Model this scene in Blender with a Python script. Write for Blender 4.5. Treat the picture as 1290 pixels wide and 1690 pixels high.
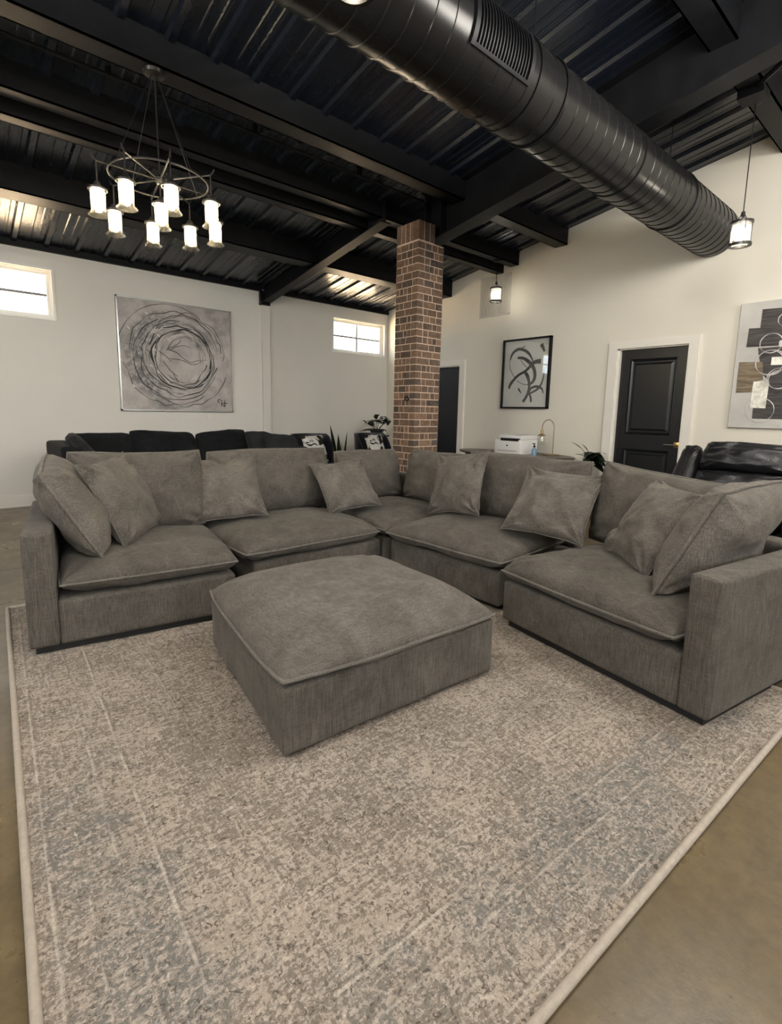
import bpy, bmesh, math, random
from mathutils import Vector, Matrix, noise
PI = math.pi
D = bpy.data
for o in list(D.objects): D.objects.remove(o)
scene = bpy.context.scene
COL = scene.collection
R = math.radians

# ------------------------------------------------------------------ camera
def make_camera():
    yaw, pitch, roll, H = R(41.12), R(8.39), R(1.18), 1.226
    cy, sy, cp, sp = math.cos(yaw), math.sin(yaw), math.cos(pitch), math.sin(pitch)
    f = Vector((sy*cp, cy*cp, -sp)); r = Vector((cy, -sy, 0)); u = r.cross(f)
    cr, sr = math.cos(roll), math.sin(roll)
    r2 = cr*r + sr*u; u2 = -sr*r + cr*u
    cam = D.cameras.new('camera'); cam.sensor_fit = 'VERTICAL'; cam.sensor_height = 36
    cam.lens = 36*830.7/1690
    cam.shift_x = -4.3/1690; cam.shift_y = -42/1690
    cam.clip_start = .05
    o = D.objects.new('camera', cam); COL.objects.link(o)
    m = Matrix((r2, u2, -f)).transposed().to_4x4(); m.translation = (0, 0, H)
    o.matrix_world = m
    scene.camera = o
make_camera()

# ------------------------------------------------------------------ world, exposure, lights
w = D.worlds.new('sky'); scene.world = w; w.use_nodes = True
bg = w.node_tree.nodes['Background']
bg.inputs[0].default_value = (.86, .93, 1, 1); bg.inputs[1].default_value = 5.0
vs = scene.view_settings
vs.view_transform = 'Standard'; vs.look = 'None'; vs.gamma = 1; vs.use_curve_mapping = False
vs.exposure = .50
YA, XB, XL, YF = 7.49, 6.31, -5.2, -5.5      # back wall, right wall, left wall, front wall
def zc(y): return 4.234-.156*y                # underside of the sloping roof

def area(name, loc, target, sx, sy, power, color):
    l = D.lights.new(name, 'AREA'); l.shape = 'RECTANGLE'; l.size = sx; l.size_y = sy
    l.energy = power; l.color = color
    o = D.objects.new(name, l); COL.objects.link(o); o.location = loc
    o.rotation_euler = (Vector(target)-Vector(loc)).to_track_quat('-Z', 'Y').to_euler()
    return o
area('added_front_fill', (.5, YF-.15, 2.6), (.5, 0, 1.6), 9.0, .8, 60, (.93, .96, 1))  # added fill behind the camera, sized like a window band
area('added_left_fill', (XL-.15, 2.4, 2.5), (0, 2.4, 2.3), 3.0, .55, 22, (.88, .93, 1))  # added cool fill outside the left wall slot
# low sun bounced off the ground outside the two high windows, thrown up on the roof sheets
sun = D.lights.new('sun', 'SUN'); sun.energy = 150; sun.color = (1, .86, .68); sun.angle = R(.5)
so_ = D.objects.new('sun', sun); COL.objects.link(so_); so_.location = (30, 12, 30)
so_.rotation_euler = Vector((-.62, .02, -1)).to_track_quat('-Z', 'Y').to_euler()      # high sun, along the back wall: lights the ground outside
def point(name, loc, power, color=(1, .93, .82), r=.05):
    l = D.lights.new(name, 'POINT'); l.energy = power; l.color = color; l.shadow_soft_size = r
    o = D.objects.new(name, l); COL.objects.link(o); o.location = loc
    return o
# added overhead fill outside the picture, no lamp bodies
for i, (x, y, p) in enumerate([(-2.2, 2.6, 120), (-2.2, -1.8, 60), (1.0, -1.0, 90), (4.3, -1.6, 120), (3.1, .55, 115), (-.5, 1.3, 95)]):
    point('added_overhead_fill', (x, y, 3.25), p, (1, .94, .85), .40)

# ------------------------------------------------------------------ materials
class NT:
    def __init__(s, name):
        s.m = D.materials.new(name); s.m.use_nodes = True; s.t = s.m.node_tree
        s.b = s.t.nodes['Principled BSDF']
    def n(s, typ, **kw):
        nd = s.t.nodes.new(typ)
        for k, v in kw.items():
            if k.startswith('i_'):
                key = k[2:]; key = int(key) if key.isdigit() else key
                nd.inputs[key].default_value = v
            else: setattr(nd, k, v)
        return nd
    def l(s, a, b): s.t.links.new(a, b)
    def coord(s, scale=(1, 1, 1), rot=(0, 0, 0), kind='Object'):
        tc = s.n('ShaderNodeTexCoord'); mp = s.n('ShaderNodeMapping')
        mp.inputs['Scale'].default_value = scale; mp.inputs['Rotation'].default_value = rot
        s.l(tc.outputs[kind], mp.inputs[0]); return mp.outputs[0]
    def noise(s, vec, scale, detail=4, rough=.55, dist=0):
        nd = s.n('ShaderNodeTexNoise'); nd.inputs['Scale'].default_value = scale
        nd.inputs['Detail'].default_value = detail; nd.inputs['Roughness'].default_value = rough
        nd.inputs['Distortion'].default_value = dist
        s.l(vec, nd.inputs['Vector']); return nd.outputs['Fac']
    def ramp(s, fac, stops):
        nd = s.n('ShaderNodeValToRGB'); cr = nd.color_ramp
        while len(cr.elements) < len(stops): cr.elements.new(.5)
        for e, (p, c) in zip(cr.elements, stops):
            e.position = p; e.color = (*c, 1) if len(c) == 3 else c
        s.l(fac, nd.inputs[0]); return nd.outputs[0]
    def mix(s, fac, a, b, mode='MIX'):
        nd = s.n('ShaderNodeMix', data_type='RGBA', blend_type=mode)
        for sock, v in ((nd.inputs[0], fac), (nd.inputs[6], a), (nd.inputs[7], b)):
            if isinstance(v, (int, float)): sock.default_value = v
            elif isinstance(v, tuple): sock.default_value = (*v, 1)
            else: s.l(v, sock)
        return nd.outputs[2]
    def math(s, op, a, b=0., c=None):
        nd = s.n('ShaderNodeMath', operation=op)
        for i, v in enumerate((a, b) if c is None else (a, b, c)):
            if isinstance(v, (int, float)): nd.inputs[i].default_value = v
            else: s.l(v, nd.inputs[i])
        return nd.outputs[0]
    def bump(s, h, strength=.3, dist=.01):
        nd = s.n('ShaderNodeBump'); nd.inputs['Strength'].default_value = strength
        nd.inputs['Distance'].default_value = dist
        s.l(h, nd.inputs['Height']); s.l(nd.outputs[0], s.b.inputs['Normal'])
    def out(s, col=None, rough=None, metal=None, spec=None):
        for k, v in (('Base Color', col), ('Roughness', rough), ('Metallic', metal), ('Specular IOR Level', spec)):
            if v is None: continue
            if isinstance(v, tuple): s.b.inputs[k].default_value = (*v, 1)
            elif isinstance(v, (int, float)): s.b.inputs[k].default_value = v
            else: s.l(v, s.b.inputs[k])
        return s.m

def plain(name, col, rough=.6, metal=0., spec=.5, var=.12, scale=6, bump=0, bscale=40):
    t = NT(name); v = t.coord()
    n1 = t.noise(v, scale, 4)
    c = t.ramp(n1, [(.3, tuple(x*(1-var) for x in col)), (.7, tuple(min(1, x*(1+var)) for x in col))])
    if bump: t.bump(t.noise(v, bscale, 4), bump, .004)
    return t.out(c, rough, metal, spec)

def fabric(name, c_lo, c_hi, rib=True, sheen=.10):
    t = NT(name); v = t.coord()
    big = t.noise(v, 5.5, 6, .68, .4)
    wv = t.noise(t.coord((430, 430, 9)), 1, 2)          # fine vertical chenille lines
    wh = t.noise(t.coord((30, 30, 380)), 1, 2)
    speck = t.noise(v, 260, 2)
    base = t.ramp(big, [(.34, c_lo), (.66, c_hi)])
    k = t.math('ADD', t.math('MULTIPLY', wv, .55), t.math('ADD', t.math('MULTIPLY', wh, .25), t.math('MULTIPLY', speck, .2)))
    g = t.ramp(k, [(.38, (.55, .55, .55)), (.62, (1.42, 1.42, 1.42))])
    c = t.mix(1., base, g, 'MULTIPLY')
    t.bump(k, .25, .0025)
    m = t.out(c, .95, 0, .15)
    t.b.inputs['Sheen Weight'].default_value = sheen; t.b.inputs['Sheen Roughness'].default_value = .5
    t.b.inputs['Sheen Tint'].default_value = (.9, .85, .78, 1)
    return m

M = {}
M['sofa'] = fabric('grey_chenille', (.078, .070, .060), (.124, .1115, .0965))
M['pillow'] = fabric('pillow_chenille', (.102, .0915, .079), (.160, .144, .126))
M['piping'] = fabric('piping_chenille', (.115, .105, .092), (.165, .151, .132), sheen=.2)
M['darksofa'] = fabric('black_upholstery', (.007, .008, .010), (.013, .014, .016), sheen=.06)
M['darkpillow'] = fabric('charcoal_pillow', (.016, .018, .020), (.026, .028, .030), sheen=.08)
M['blackmetal'] = plain('black_painted_metal', (.006, .0065, .008), .46, 0, .18, .3, 5, .06, 30)
M['lampmetal'] = plain('dark_bronze_metal', (.045, .042, .040), .35, .7, .5, .2)
M['steel'] = plain('brushed_steel', (.42, .42, .41), .3, .9)
M['foot'] = plain('black_plastic', (.008, .008, .008), .6)
M['door'] = plain('black_door_paint', (.007, .008, .010), .33, 0, .5, .2)
M['navy'] = plain('dark_navy_door_paint', (.008, .010, .017), .4, 0, .5, .2)
M['brass'] = plain('brass', (.62, .42, .16), .28, .9)
M['oldbrass'] = plain('aged_brass', (.33, .25, .14), .35, .8)
M['trim'] = plain('white_trim_paint', (.78, .745, .675), .45, 0, .5, .02)
M['vinyl'] = plain('white_vinyl', (.84, .83, .79), .35, 0, .5, .02)
M['wood'] = plain('dark_walnut', (.050, .034, .024), .35, 0, .5, .3, 9)
M['white'] = plain('white_plastic', (.72, .71, .69), .4, 0, .5, .02)
M['greyplastic'] = plain('grey_plastic', (.25, .25, .26), .45, 0, .5, .02)
M['blackplastic'] = plain('gloss_black_plastic', (.01, .01, .012), .25)
M['leaf'] = plain('dark_green_leaf', (.014, .035, .016), .4, 0, .5, .4, 14)
M['snake'] = plain('snake_plant_leaf', (.018, .040, .022), .45, 0, .5, .5, 18)
M['stem'] = plain('brown_stem', (.05, .035, .02), .7)
M['pot'] = plain('dark_ceramic_pot', (.03, .03, .03), .35)
M['bluebottle'] = plain('blue_liquid_bottle', (.16, .30, .42), .2)
M['ink'] = plain('black_ink', (.012, .013, .012), .5)
M['paper'] = plain('art_paper', (.72, .69, .67), .7, 0, .3, .03)
M['chairblack'] = plain('black_chair_shell', (.012, .012, .018), .35, 0, .5, .2)

def m_leather():
    t = NT('black_leather'); v = t.coord()
    big = t.noise(v, 3, 4, .5, .6); fine = t.noise(v, 90, 3)
    t.bump(t.math('ADD', t.math('MULTIPLY', big, 1.0), t.math('MULTIPLY', fine, .12)), .5, .03)
    return t.out(t.ramp(fine, [(.3, (.008, .008, .009)), (.7, (.014, .014, .016))]), .36, 0, .5)
M['leather'] = m_leather()

def m_wall(name, col, dirt):
    t = NT(name); v = t.coord()
    n1 = t.noise(v, .55, 5, .6, .3); n2 = t.noise(v, 2.2, 4, .6); n3 = t.noise(v, 35, 3)
    c = t.ramp(n1, [(.3, tuple(x*.93 for x in col)), (.7, col)])
    c = t.mix(t.ramp(n2, [(.55, (0, 0, 0)), (.75, (.35, .35, .35))]), c, dirt)
    t.bump(n3, .12, .004)
    return t.out(c, .55, 0, .35)
M['wallA'] = m_wall('back_wall_paint', (.765, .745, .695), (.70, .68, .63))
M['wallB'] = m_wall('right_wall_paint', (.775, .735, .640), (.71, .665, .57))

def m_floor():
    t = NT('stained_concrete'); v = t.coord()
    n1 = t.noise(v, .9, 6, .65, .5); n2 = t.noise(v, 3.2, 6, .65, .3); n3 = t.noise(v, 22, 5, .7)
    c = t.ramp(n1, [(.3, (.108, .077, .038)), (.5, (.160, .117, .060)), (.72, (.195, .150, .084))])
    c = t.mix(t.ramp(n2, [(.42, (0, 0, 0)), (.68, (.75, .75, .75))]), c, (.092, .069, .041))
    c = t.mix(1., c, t.ramp(n3, [(.3, (.80, .80, .80)), (.7, (1.15, 1.15, 1.15))]), 'MULTIPLY')
    c = t.mix(t.ramp(t.noise(v, 60, 2, .5), [(.22, (.8, .8, .8)), (.27, (0, 0, 0))]), c, (.03, .02, .012))
    t.bump(t.math('ADD', n3, n2), .10, .008)
    return t.out(c, t.ramp(n2, [(.3, (.24, .24, .24)), (.7, (.40, .40, .40))]), 0, .5)
M['floor'] = m_floor()

def m_rug():
    t = NT('distressed_rug'); tc = t.n('ShaderNodeTexCoord')
    v = tc.outputs['Object']
    sep = t.n('ShaderNodeSeparateXYZ'); t.l(v, sep.inputs[0])
    x, y = sep.outputs[0], sep.outputs[1]
    W_, L_ = 2.74, 3.22
    big = t.noise(v, 1.15, 5, .60, .5); mid = t.noise(v, 6.5, 6, .72, .4)
    fine = t.noise(v, 55, 2, .55, 1.6); fine2 = t.noise(v, 150, 2, .6, .8); fine3 = t.noise(t.coord((.85, 1.2, 1)), 64, 4, .80, .5)
    dx = t.math('SUBTRACT', W_/2, t.math('ABSOLUTE', t.math('SUBTRACT', x, W_/2)))
    dy = t.math('SUBTRACT', L_/2, t.math('ABSOLUTE', t.math('SUBTRACT', y, L_/2)))
    d = t.math('MINIMUM', dx, dy)
    base = t.ramp(mid, [(.3, (.360, .302, .250)), (.6, (.452, .382, .320))])
    # brown-grey fleck, sparse in the bald patches and dense elsewhere
    dens = t.math('ADD', t.math('MULTIPLY', t.noise(v, 2.6, 5, .68, .3), .9), t.math('MULTIPLY', mid, .35))
    dens = t.ramp(dens, [(.48, (.06, .06, .06)), (.76, (.20, .20, .20))])
    rows = t.noise(t.coord((14, 95, 1)), 1, 3, .6); cols = t.noise(t.coord((95, 14, 1)), 1, 3, .6)   # woven rows and columns
    sq = t.math('ADD', t.math('ADD', fine3, dens), t.math('MULTIPLY', t.math('SUBTRACT', t.math('ADD', rows, cols), 1.), .42))
    mot = t.ramp(sq, [(.60, (0, 0, 0)), (.645, (1, 1, 1))])
    c = t.mix(t.math('MULTIPLY', mot, .68), base, (.150, .126, .102))
    # worn blue-grey areas, mostly along the wide border
    bord = t.ramp(d, [(.0, (.02, .02, .02)), (.05, (.07, .07, .07)), (.20, (.11, .11, .11)), (.28, (.10, .10, .10)), (.34, (.05, .05, .05)), (.8, (.02, .02, .02))])
    bl = t.math('ADD', t.math('ADD', t.math('MULTIPLY', big, .55), t.math('MULTIPLY', mid, .40)), bord)
    for bx_, by_, rr_, am in ((.14, 1.05, .38, .05), (.20, .62, .34, .09), (.30, .38, .32, .08), (.60, .20, .34, .07), (.95, .22, .32, .10), (1.32, .22, .34, .12), (1.72, .24, .32, .09), (1.0, .78, .22, .05), (2.35, .22, .3, .05),
                              (.75, 1.25, .45, -.06), (1.60, .75, .35, -.05), (.62, .55, .20, -.05)):
        dv = t.n('ShaderNodeVectorMath', operation='DISTANCE'); t.l(v, dv.inputs[0]); dv.inputs[1].default_value = (bx_, by_, .01)
        fo = t.ramp(t.math('DIVIDE', dv.outputs['Value'], rr_), [(0, (1, 1, 1)), (1, (0, 0, 0))])
        bl = t.math('ADD', bl, t.math('MULTIPLY', fo, am))
    blue = t.ramp(bl, [(.562, (0, 0, 0)), (.655, (1, 1, 1))])
    brk = t.ramp(fine3, [(.40, (.12, .12, .12)), (.54, (1, 1, 1))])
    c = t.mix(t.math('MULTIPLY', t.math('MULTIPLY', blue, brk), .72), c, (.170, .172, .165))
    # curled yarn ends, light and dark
    c = t.mix(t.ramp(fine, [(.33, (.85, .85, .85)), (.41, (0, 0, 0))]), c, (.105, .088, .072))
    c = t.mix(t.ramp(fine, [(.58, (0, 0, 0)), (.68, (.55, .55, .55))]), c, (.58, .51, .44))
    ln = None
    for pos, wd, a in ((.045, .003, .50), (.120, .002, .25), (.198, .003, .35), (.286, .0038, .50), (.425, .002, .25), (.520, .0028, .35)):
        q = t.math('MULTIPLY', t.math('LESS_THAN', t.math('ABSOLUTE', t.math('SUBTRACT', d, pos)), wd), a)
        ln = q if ln is None else t.math('ADD', ln, q)
    gap = t.ramp(t.noise(v, 9, 4, .7), [(.42, (.10, .10, .10)), (.60, (1, 1, 1))])
    c = t.mix(t.math('MULTIPLY', ln, gap), c, (.60, .54, .47))
    ln2 = None
    for pos, wd, a in ((.055, .003, .5), (.128, .003, .25), (.208, .003, .45), (.295, .0035, .50), (.433, .003, .3), (.528, .003, .35)):
        q = t.math('MULTIPLY', t.math('LESS_THAN', t.math('ABSOLUTE', t.math('SUBTRACT', d, pos)), wd), a)
        ln2 = q if ln2 is None else t.math('ADD', ln2, q)
    c = t.mix(t.math('MULTIPLY', ln2, gap), c, (.15, .13, .11))
    c = t.mix(1., c, t.ramp(fine2, [(.3, (.80, .80, .80)), (.7, (1.18, 1.18, 1.18))]), 'MULTIPLY')
    t.bump(t.math('ADD', t.math('MULTIPLY', fine, .8), fine2), .7, .005)
    return t.out(c, .95, 0, .1)
M['rug'] = m_rug()
M['louvre'] = plain('painted_grille', (.60, .575, .52), .5, 0, .3, .02)
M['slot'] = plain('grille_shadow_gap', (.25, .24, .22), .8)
M['gravel'] = plain('pale_gravel', (.52, .41, .30), .9, 0, .1, .15, 2)
M['rugedge'] = plain('rug_binding', (.43, .375, .315), .9, 0, .1, .08, 60, .4, 200)

def m_roof():
    t = NT('black_roof_sheet'); v = t.coord((1, .25, 1))
    n1 = t.noise(v, 6, 5, .6); n2 = t.noise(t.coord(), 1.3, 5, .6)
    c = t.ramp(n2, [(.3, (.005, .0075, .013)), (.7, (.009, .0125, .021))])
    t.bump(n1, .10, .006)
    return t.out(c, t.ramp(n1, [(.3, (.24, .24, .24)), (.7, (.30, .30, .30))]), 0, .6)
M['roof'] = m_roof()
def m_duct():
    t = NT('black_duct_paint'); v = t.coord()
    n = t.noise(v, 3, 5, .6); n2 = t.noise(v, 18, 4, .6)
    return t.out(t.ramp(n, [(.3, (.007, .007, .0075)), (.7, (.011, .011, .011))]), t.ramp(n, [(.35, (.25, .25, .25)), (.65, (.28, .28, .28))]), 0, .26)
M['duct'] = m_duct()

def m_brick():
    t = NT('brown_brick')
    at = t.n('ShaderNodeAttribute', attribute_name='brickcol', attribute_type='GEOMETRY')
    v = t.coord(); n = t.noise(v, 32, 5, .7); n2 = t.noise(v, 9, 4, .6)
    c = t.mix(1., at.outputs['Color'], t.ramp(n, [(.3, (.62, .62, .62)), (.7, (1.35, 1.3, 1.25))]), 'MULTIPLY')
    c = t.mix(t.ramp(n2, [(.55, (0, 0, 0)), (.75, (.35, .35, .35))]), c, (.27, .205, .155))
    t.bump(n, .5, .006)
    return t.out(c, .85, 0, .25)
M['brick'] = m_brick()
M['mortar'] = plain('pink_beige_mortar', (.60, .46, .36), .9, 0, .2, .12, 30, .4, 60)

def m_glass(name, tint, refl=.05, milk=0.):
    m = D.materials.new(name); m.use_nodes = True; t = m.node_tree; t.nodes.clear()
    o = t.nodes.new('ShaderNodeOutputMaterial'); mx = t.nodes.new('ShaderNodeMixShader')
    lw = t.nodes.new('ShaderNodeLayerWeight'); lw.inputs[0].default_value = .5
    pw = t.nodes.new('ShaderNodeMath'); pw.operation = 'POWER'; pw.inputs[1].default_value = 4.5
    fr = t.nodes.new('ShaderNodeMath'); fr.operation = 'MULTIPLY_ADD'; fr.inputs[1].default_value = .9; fr.inputs[2].default_value = refl
    t.links.new(lw.outputs['Facing'], pw.inputs[0]); t.links.new(pw.outputs[0], fr.inputs[0])
    tr = t.nodes.new('ShaderNodeBsdfTransparent'); tr.inputs[0].default_value = (*tint, 1)
    gl = t.nodes.new('ShaderNodeBsdfGlossy'); gl.inputs['Roughness'].default_value = .02
    t.links.new(fr.outputs[0], mx.inputs[0]); t.links.new(tr.outputs[0], mx.inputs[1])
    t.links.new(gl.outputs[0], mx.inputs[2]); res = mx
    if milk:                                     # seeded, slightly cloudy glass that catches the bulb's light
        tl = t.nodes.new('ShaderNodeBsdfTranslucent'); tl.inputs[0].default_value = (.95, .93, .88, 1)
        m2 = t.nodes.new('ShaderNodeMixShader'); m2.inputs[0].default_value = milk
        t.links.new(mx.outputs[0], m2.inputs[1]); t.links.new(tl.outputs[0], m2.inputs[2]); res = m2
    t.links.new(res.outputs[0], o.inputs[0])
    return m
M['glass'] = m_glass('clear_glass', (.97, .98, .97), .08)
M['pane'] = m_glass('window_pane', (.93, .96, .97))
M['seeded'] = m_glass('lamp_glass', (.93, .91, .86), .06, .05)
def m_emit(name, col, s):
    m = D.materials.new(name); m.use_nodes = True; t = m.node_tree
    b = t.nodes['Principled BSDF']; b.inputs['Base Color'].default_value = (*col, 1)
    b.inputs['Emission Color'].default_value = (*col, 1); b.inputs['Emission Strength'].default_value = s
    return m
M['bulb'] = m_emit('lit_bulb', (1, .86, .62), 95)
M['frost'] = m_emit('lit_pendant_bulb', (1, .95, .88), 55)

def m_cowhide():
    t = NT('cowhide_print'); v = t.coord()
    n = t.noise(v, 7.5, 3, .5, .8)
    return t.out(t.ramp(n, [(.47, (.70, .68, .66)), (.50, (.02, .016, .014))]), .8, 0, .2)
M['cowhide'] = m_cowhide()

def m_art_ring():
    # drips and scratches swept round two nested rings on a pale grey ground (coords: x along wall, z up)
    t = NT('ring_painting'); tc = t.n('ShaderNodeTexCoord'); sep = t.n('ShaderNodeSeparateXYZ')
    t.l(tc.outputs['Object'], sep.inputs[0]); x, z = sep.outputs[0], sep.outputs[2]
    v = tc.outputs['Object']
    n1 = t.noise(v, 3.2, 5, .6, .5); n2 = t.noise(v, 11, 5, .7, .3)
    ground = t.ramp(n1, [(.3, (.36, .335, .325)), (.55, (.53, .495, .475)), (.75, (.62, .58, .56))])
    def polar(cx, cz, sc, stretch, dist):
        a = t.math('SUBTRACT', x, cx); b = t.math('SUBTRACT', z, cz)
        r = t.math('SQRT', t.math('ADD', t.math('MULTIPLY', a, a), t.math('MULTIPLY', b, b)))
        r = t.math('ADD', r, t.math('MULTIPLY', t.math('SUBTRACT', n1, .5), dist))
        th = t.math('ARCTAN2', b, a)
        cb = t.n('ShaderNodeCombineXYZ'); t.l(t.math('MULTIPLY', r, sc), cb.inputs[0]); t.l(t.math('MULTIPLY', t.math('COSINE', th), stretch), cb.inputs[1]); t.l(t.math('MULTIPLY', t.math('SINE', th), stretch), cb.inputs[2])
        return r, t.noise(cb.outputs[0], 1, 3, .6, .2)
    r1, l1 = polar(2.52, 1.91, 26, 1.1, .10)
    r2, l2 = polar(2.40, 1.90, 20, 1.3, .16)
    m1 = t.ramp(r1, [(.27, (0, 0, 0)), (.33, (1, 1, 1)), (.45, (.8, .8, .8)), (.52, (.0, .0, .0))])
    m2 = t.ramp(r2, [(.30, (0, 0, 0)), (.42, (.9, .9, .9)), (.60, (.7, .7, .7)), (.70, (0, 0, 0))])
    k1 = t.math('MULTIPLY', m1, t.ramp(l1, [(.40, (1, 1, 1)), (.50, (0, 0, 0))]))
    k2 = t.math('MULTIPLY', m2, t.ramp(l2, [(.36, (1, 1, 1)), (.45, (0, 0, 0))]))
    cloudx = t.ramp(x, [(0, (1, 1, 1)), (1, (1, 1, 1))])
    left = t.math('MULTIPLY', m2, t.ramp(t.math('MULTIPLY', t.math('SUBTRACT', 2.55, x), 1.6), [(0, (0, 0, 0)), (.7, (1, 1, 1))]))
    smear = t.math('MULTIPLY', left, t.ramp(n2, [(.38, (0, 0, 0)), (.56, (1, 1, 1))]))
    c = t.mix(smear, ground, (.12, .12, .12))
    c = t.mix(t.ramp(t.noise(v, 2.1, 5, .65, .3), [(.50, (0, 0, 0)), (.66, (.7, .7, .7))]), c, (.20, .19, .18))
    c = t.mix(t.math('MULTIPLY', k2, .75), c, (.08, .075, .07))
    c = t.mix(t.math('MULTIPLY', k1, .8), c, (.05, .048, .045))
    hl = t.math('MULTIPLY', t.math('ADD', m1, t.math('MULTIPLY', m2, .5)), t.ramp(l1, [(.60, (0, 0, 0)), (.68, (.8, .8, .8))]))
    c = t.mix(hl, c, (.66, .63, .60))
    t.bump(t.math('ADD', n2, l1), .2, .004)
    return t.out(c, .5, 0, .4)
M['artring'] = m_art_ring()
M['canvas'] = plain('pale_canvas', (.56, .545, .51), .6, 0, .3, .10, 5)
def m_streak(name, a, b):
    t = NT(name); n = t.noise(t.coord((1, 2.2, 26)), 1.4, 5, .7, .4)
    return t.out(t.ramp(n, [(.35, a), (.72, b)]), .5, 0, .4)
M['char'] = m_streak('charcoal_streaks', (.018, .015, .0145), (.11, .10, .096))
M['bronze'] = m_streak('brown_streaks', (.085, .062, .040), (.36, .28, .18))
def m_leafmetal():
    t = NT('silver_leaf'); n = t.noise(t.coord(), 9, 5, .6, 1)
    return t.out(t.ramp(n, [(.3, (.40, .37, .28)), (.6, (.86, .84, .76))]), .4, .3, .5)
M['silverleaf'] = m_leafmetal()
M['whitepaint'] = plain('white_paint_line', (.62, .59, .57), .5)

# ------------------------------------------------------------------ mesh helpers
ORG = {}
def link(name, bm, mat, parent=None, smooth=True, loc=None, mats=None):
    me = D.meshes.new(name)
    bmesh.ops.recalc_face_normals(bm, faces=bm.faces)
    org = ORG.get(parent, Vector((0, 0, 0))) if parent else (Vector(loc) if loc is not None else Vector((0, 0, 0)))
    bmesh.ops.translate(bm, verts=bm.verts, vec=-org)
    bm.to_mesh(me); bm.free()
    for m in (mats or [mat]): me.materials.append(m)
    if smooth:
        for p in me.polygons: p.use_smooth = True
        try: me.set_sharp_from_angle(angle=R(38))
        except Exception: pass
    o = D.objects.new(name, me); COL.objects.link(o)
    ORG[o] = org.copy()
    if parent: o.parent = parent
    else: o.location = org
    return o
def thing(name, label, cat, loc, group=None):
    o = D.objects.new(name, None); COL.objects.link(o); o.location = loc; o.empty_display_size = .1
    ORG[o] = Vector(loc); o['label'] = label; o['category'] = cat
    if group: o['group'] = group
    return o
def tag(o, label, cat, group=None):
    o['label'] = label; o['category'] = cat
    if group: o['group'] = group
    return o
def struct(o): o['kind'] = 'structure'; return o
def box(bm, x0, x1, y0, y1, z0, z1, mat=None, idx=0):
    vs_ = [bm.verts.new((x, y, z)) for z in (z0, z1) for y in (y0, y1) for x in (x0, x1)]
    fs = [bm.faces.new([vs_[i] for i in f]) for f in ((0, 2, 3, 1), (4, 5, 7, 6), (0, 1, 5, 4), (2, 6, 7, 3), (0, 4, 6, 2), (1, 3, 7, 5))]
    for f in fs: f.material_index = idx
    if mat is not None: bmesh.ops.transform(bm, matrix=mat, verts=vs_)
    return vs_
def bevel(bm, w, seg=3):
    bmesh.ops.bevel(bm, geom=list(bm.edges), offset=w, segments=seg, profile=.5, affect='EDGES')
def tube(bm, pts, r, seg=8, closed=False, cap=True):
    pts = [Vector(p) for p in pts]; n = len(pts); rings = []
    rr = r if isinstance(r, (list, tuple)) else [r]*n
    prev = None
    for i, p in enumerate(pts):
        a = pts[(i-1) % n] if (closed or i > 0) else p
        b = pts[(i+1) % n] if (closed or i < n-1) else p
        t = (b-a); t = t.normalized() if t.length > 1e-9 else Vector((0, 0, 1))
        if prev is None:
            u = t.orthogonal().normalized()
        else:
            u = prev-t*prev.dot(t)
            u = u.normalized() if u.length > 1e-6 else t.orthogonal().normalized()
        prev = u; v = t.cross(u)
        rings.append([bm.verts.new(p+(u*math.cos(2*PI*k/seg)+v*math.sin(2*PI*k/seg))*rr[i]) for k in range(seg)])
    m = n if closed else n-1
    for i in range(m):
        A, B = rings[i], rings[(i+1) % n]
        off = 0
        if closed and i == n-1:   # align seam
            off = min(range(seg), key=lambda s: (A[0].co-B[s].co).length)
        for k in range(seg):
            bm.faces.new((A[k], A[(k+1) % seg], B[(k+1+off) % seg], B[(k+off) % seg]))
    if cap and not closed:
        bm.faces.new(rings[0][::-1]); bm.faces.new(rings[-1])
def lathe(bm, c, prof, seg=24, axis='Z', closed_prof=False):
    c = Vector(c); rings = []
    for r, h in prof:
        ring = []
        for k in range(seg):
            a = 2*PI*k/seg; x, y = r*math.cos(a), r*math.sin(a)
            p = {'Z': (x, y, h), 'X': (h, x, y), 'Y': (x, h, y)}[axis]
            ring.append(bm.verts.new(c+Vector(p)))
        rings.append(ring)
    pairs = list(zip(rings, rings[1:]))
    if closed_prof: pairs.append((rings[-1], rings[0]))
    for A, B in pairs:
        for k in range(seg):
            bm.faces.new((A[k], A[(k+1) % seg], B[(k+1) % seg], B[k]))
    if not closed_prof:
        for ring, (r, h) in ((rings[0], prof[0]), (rings[-1], prof[-1])):
            if r > 1e-4: bm.faces.new(ring)
            else: bmesh.ops.pointmerge(bm, verts=ring, merge_co=ring[0].co*0+c+Vector({'Z': (0, 0, h), 'X': (h, 0, 0), 'Y': (0, h, 0)}[axis]))
def slab(bm, poly, axis, a0, a1):
    """prism from a 2-D polygon; axis is the extrusion axis"""
    def P(u, v, w): return {'X': (w, u, v), 'Y': (u, w, v), 'Z': (u, v, w)}[axis]
    A = [bm.verts.new(P(u, v, a0)) for u, v in poly]; B = [bm.verts.new(P(u, v, a1)) for u, v in poly]
    bm.faces.new(A); bm.faces.new(B[::-1]); n = len(poly)
    for i in range(n): bm.faces.new((A[i], B[i], B[(i+1) % n], A[(i+1) % n]))
def sphere(bm, c, r, sx=1, sy=1, sz=1, u=16, v=10):
    m = Matrix.Translation(c) @ Matrix.Diagonal((r*sx, r*sy, r*sz, 1))
    bmesh.ops.create_uvsphere(bm, u_segments=u, v_segments=v, radius=1, matrix=m)

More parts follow.
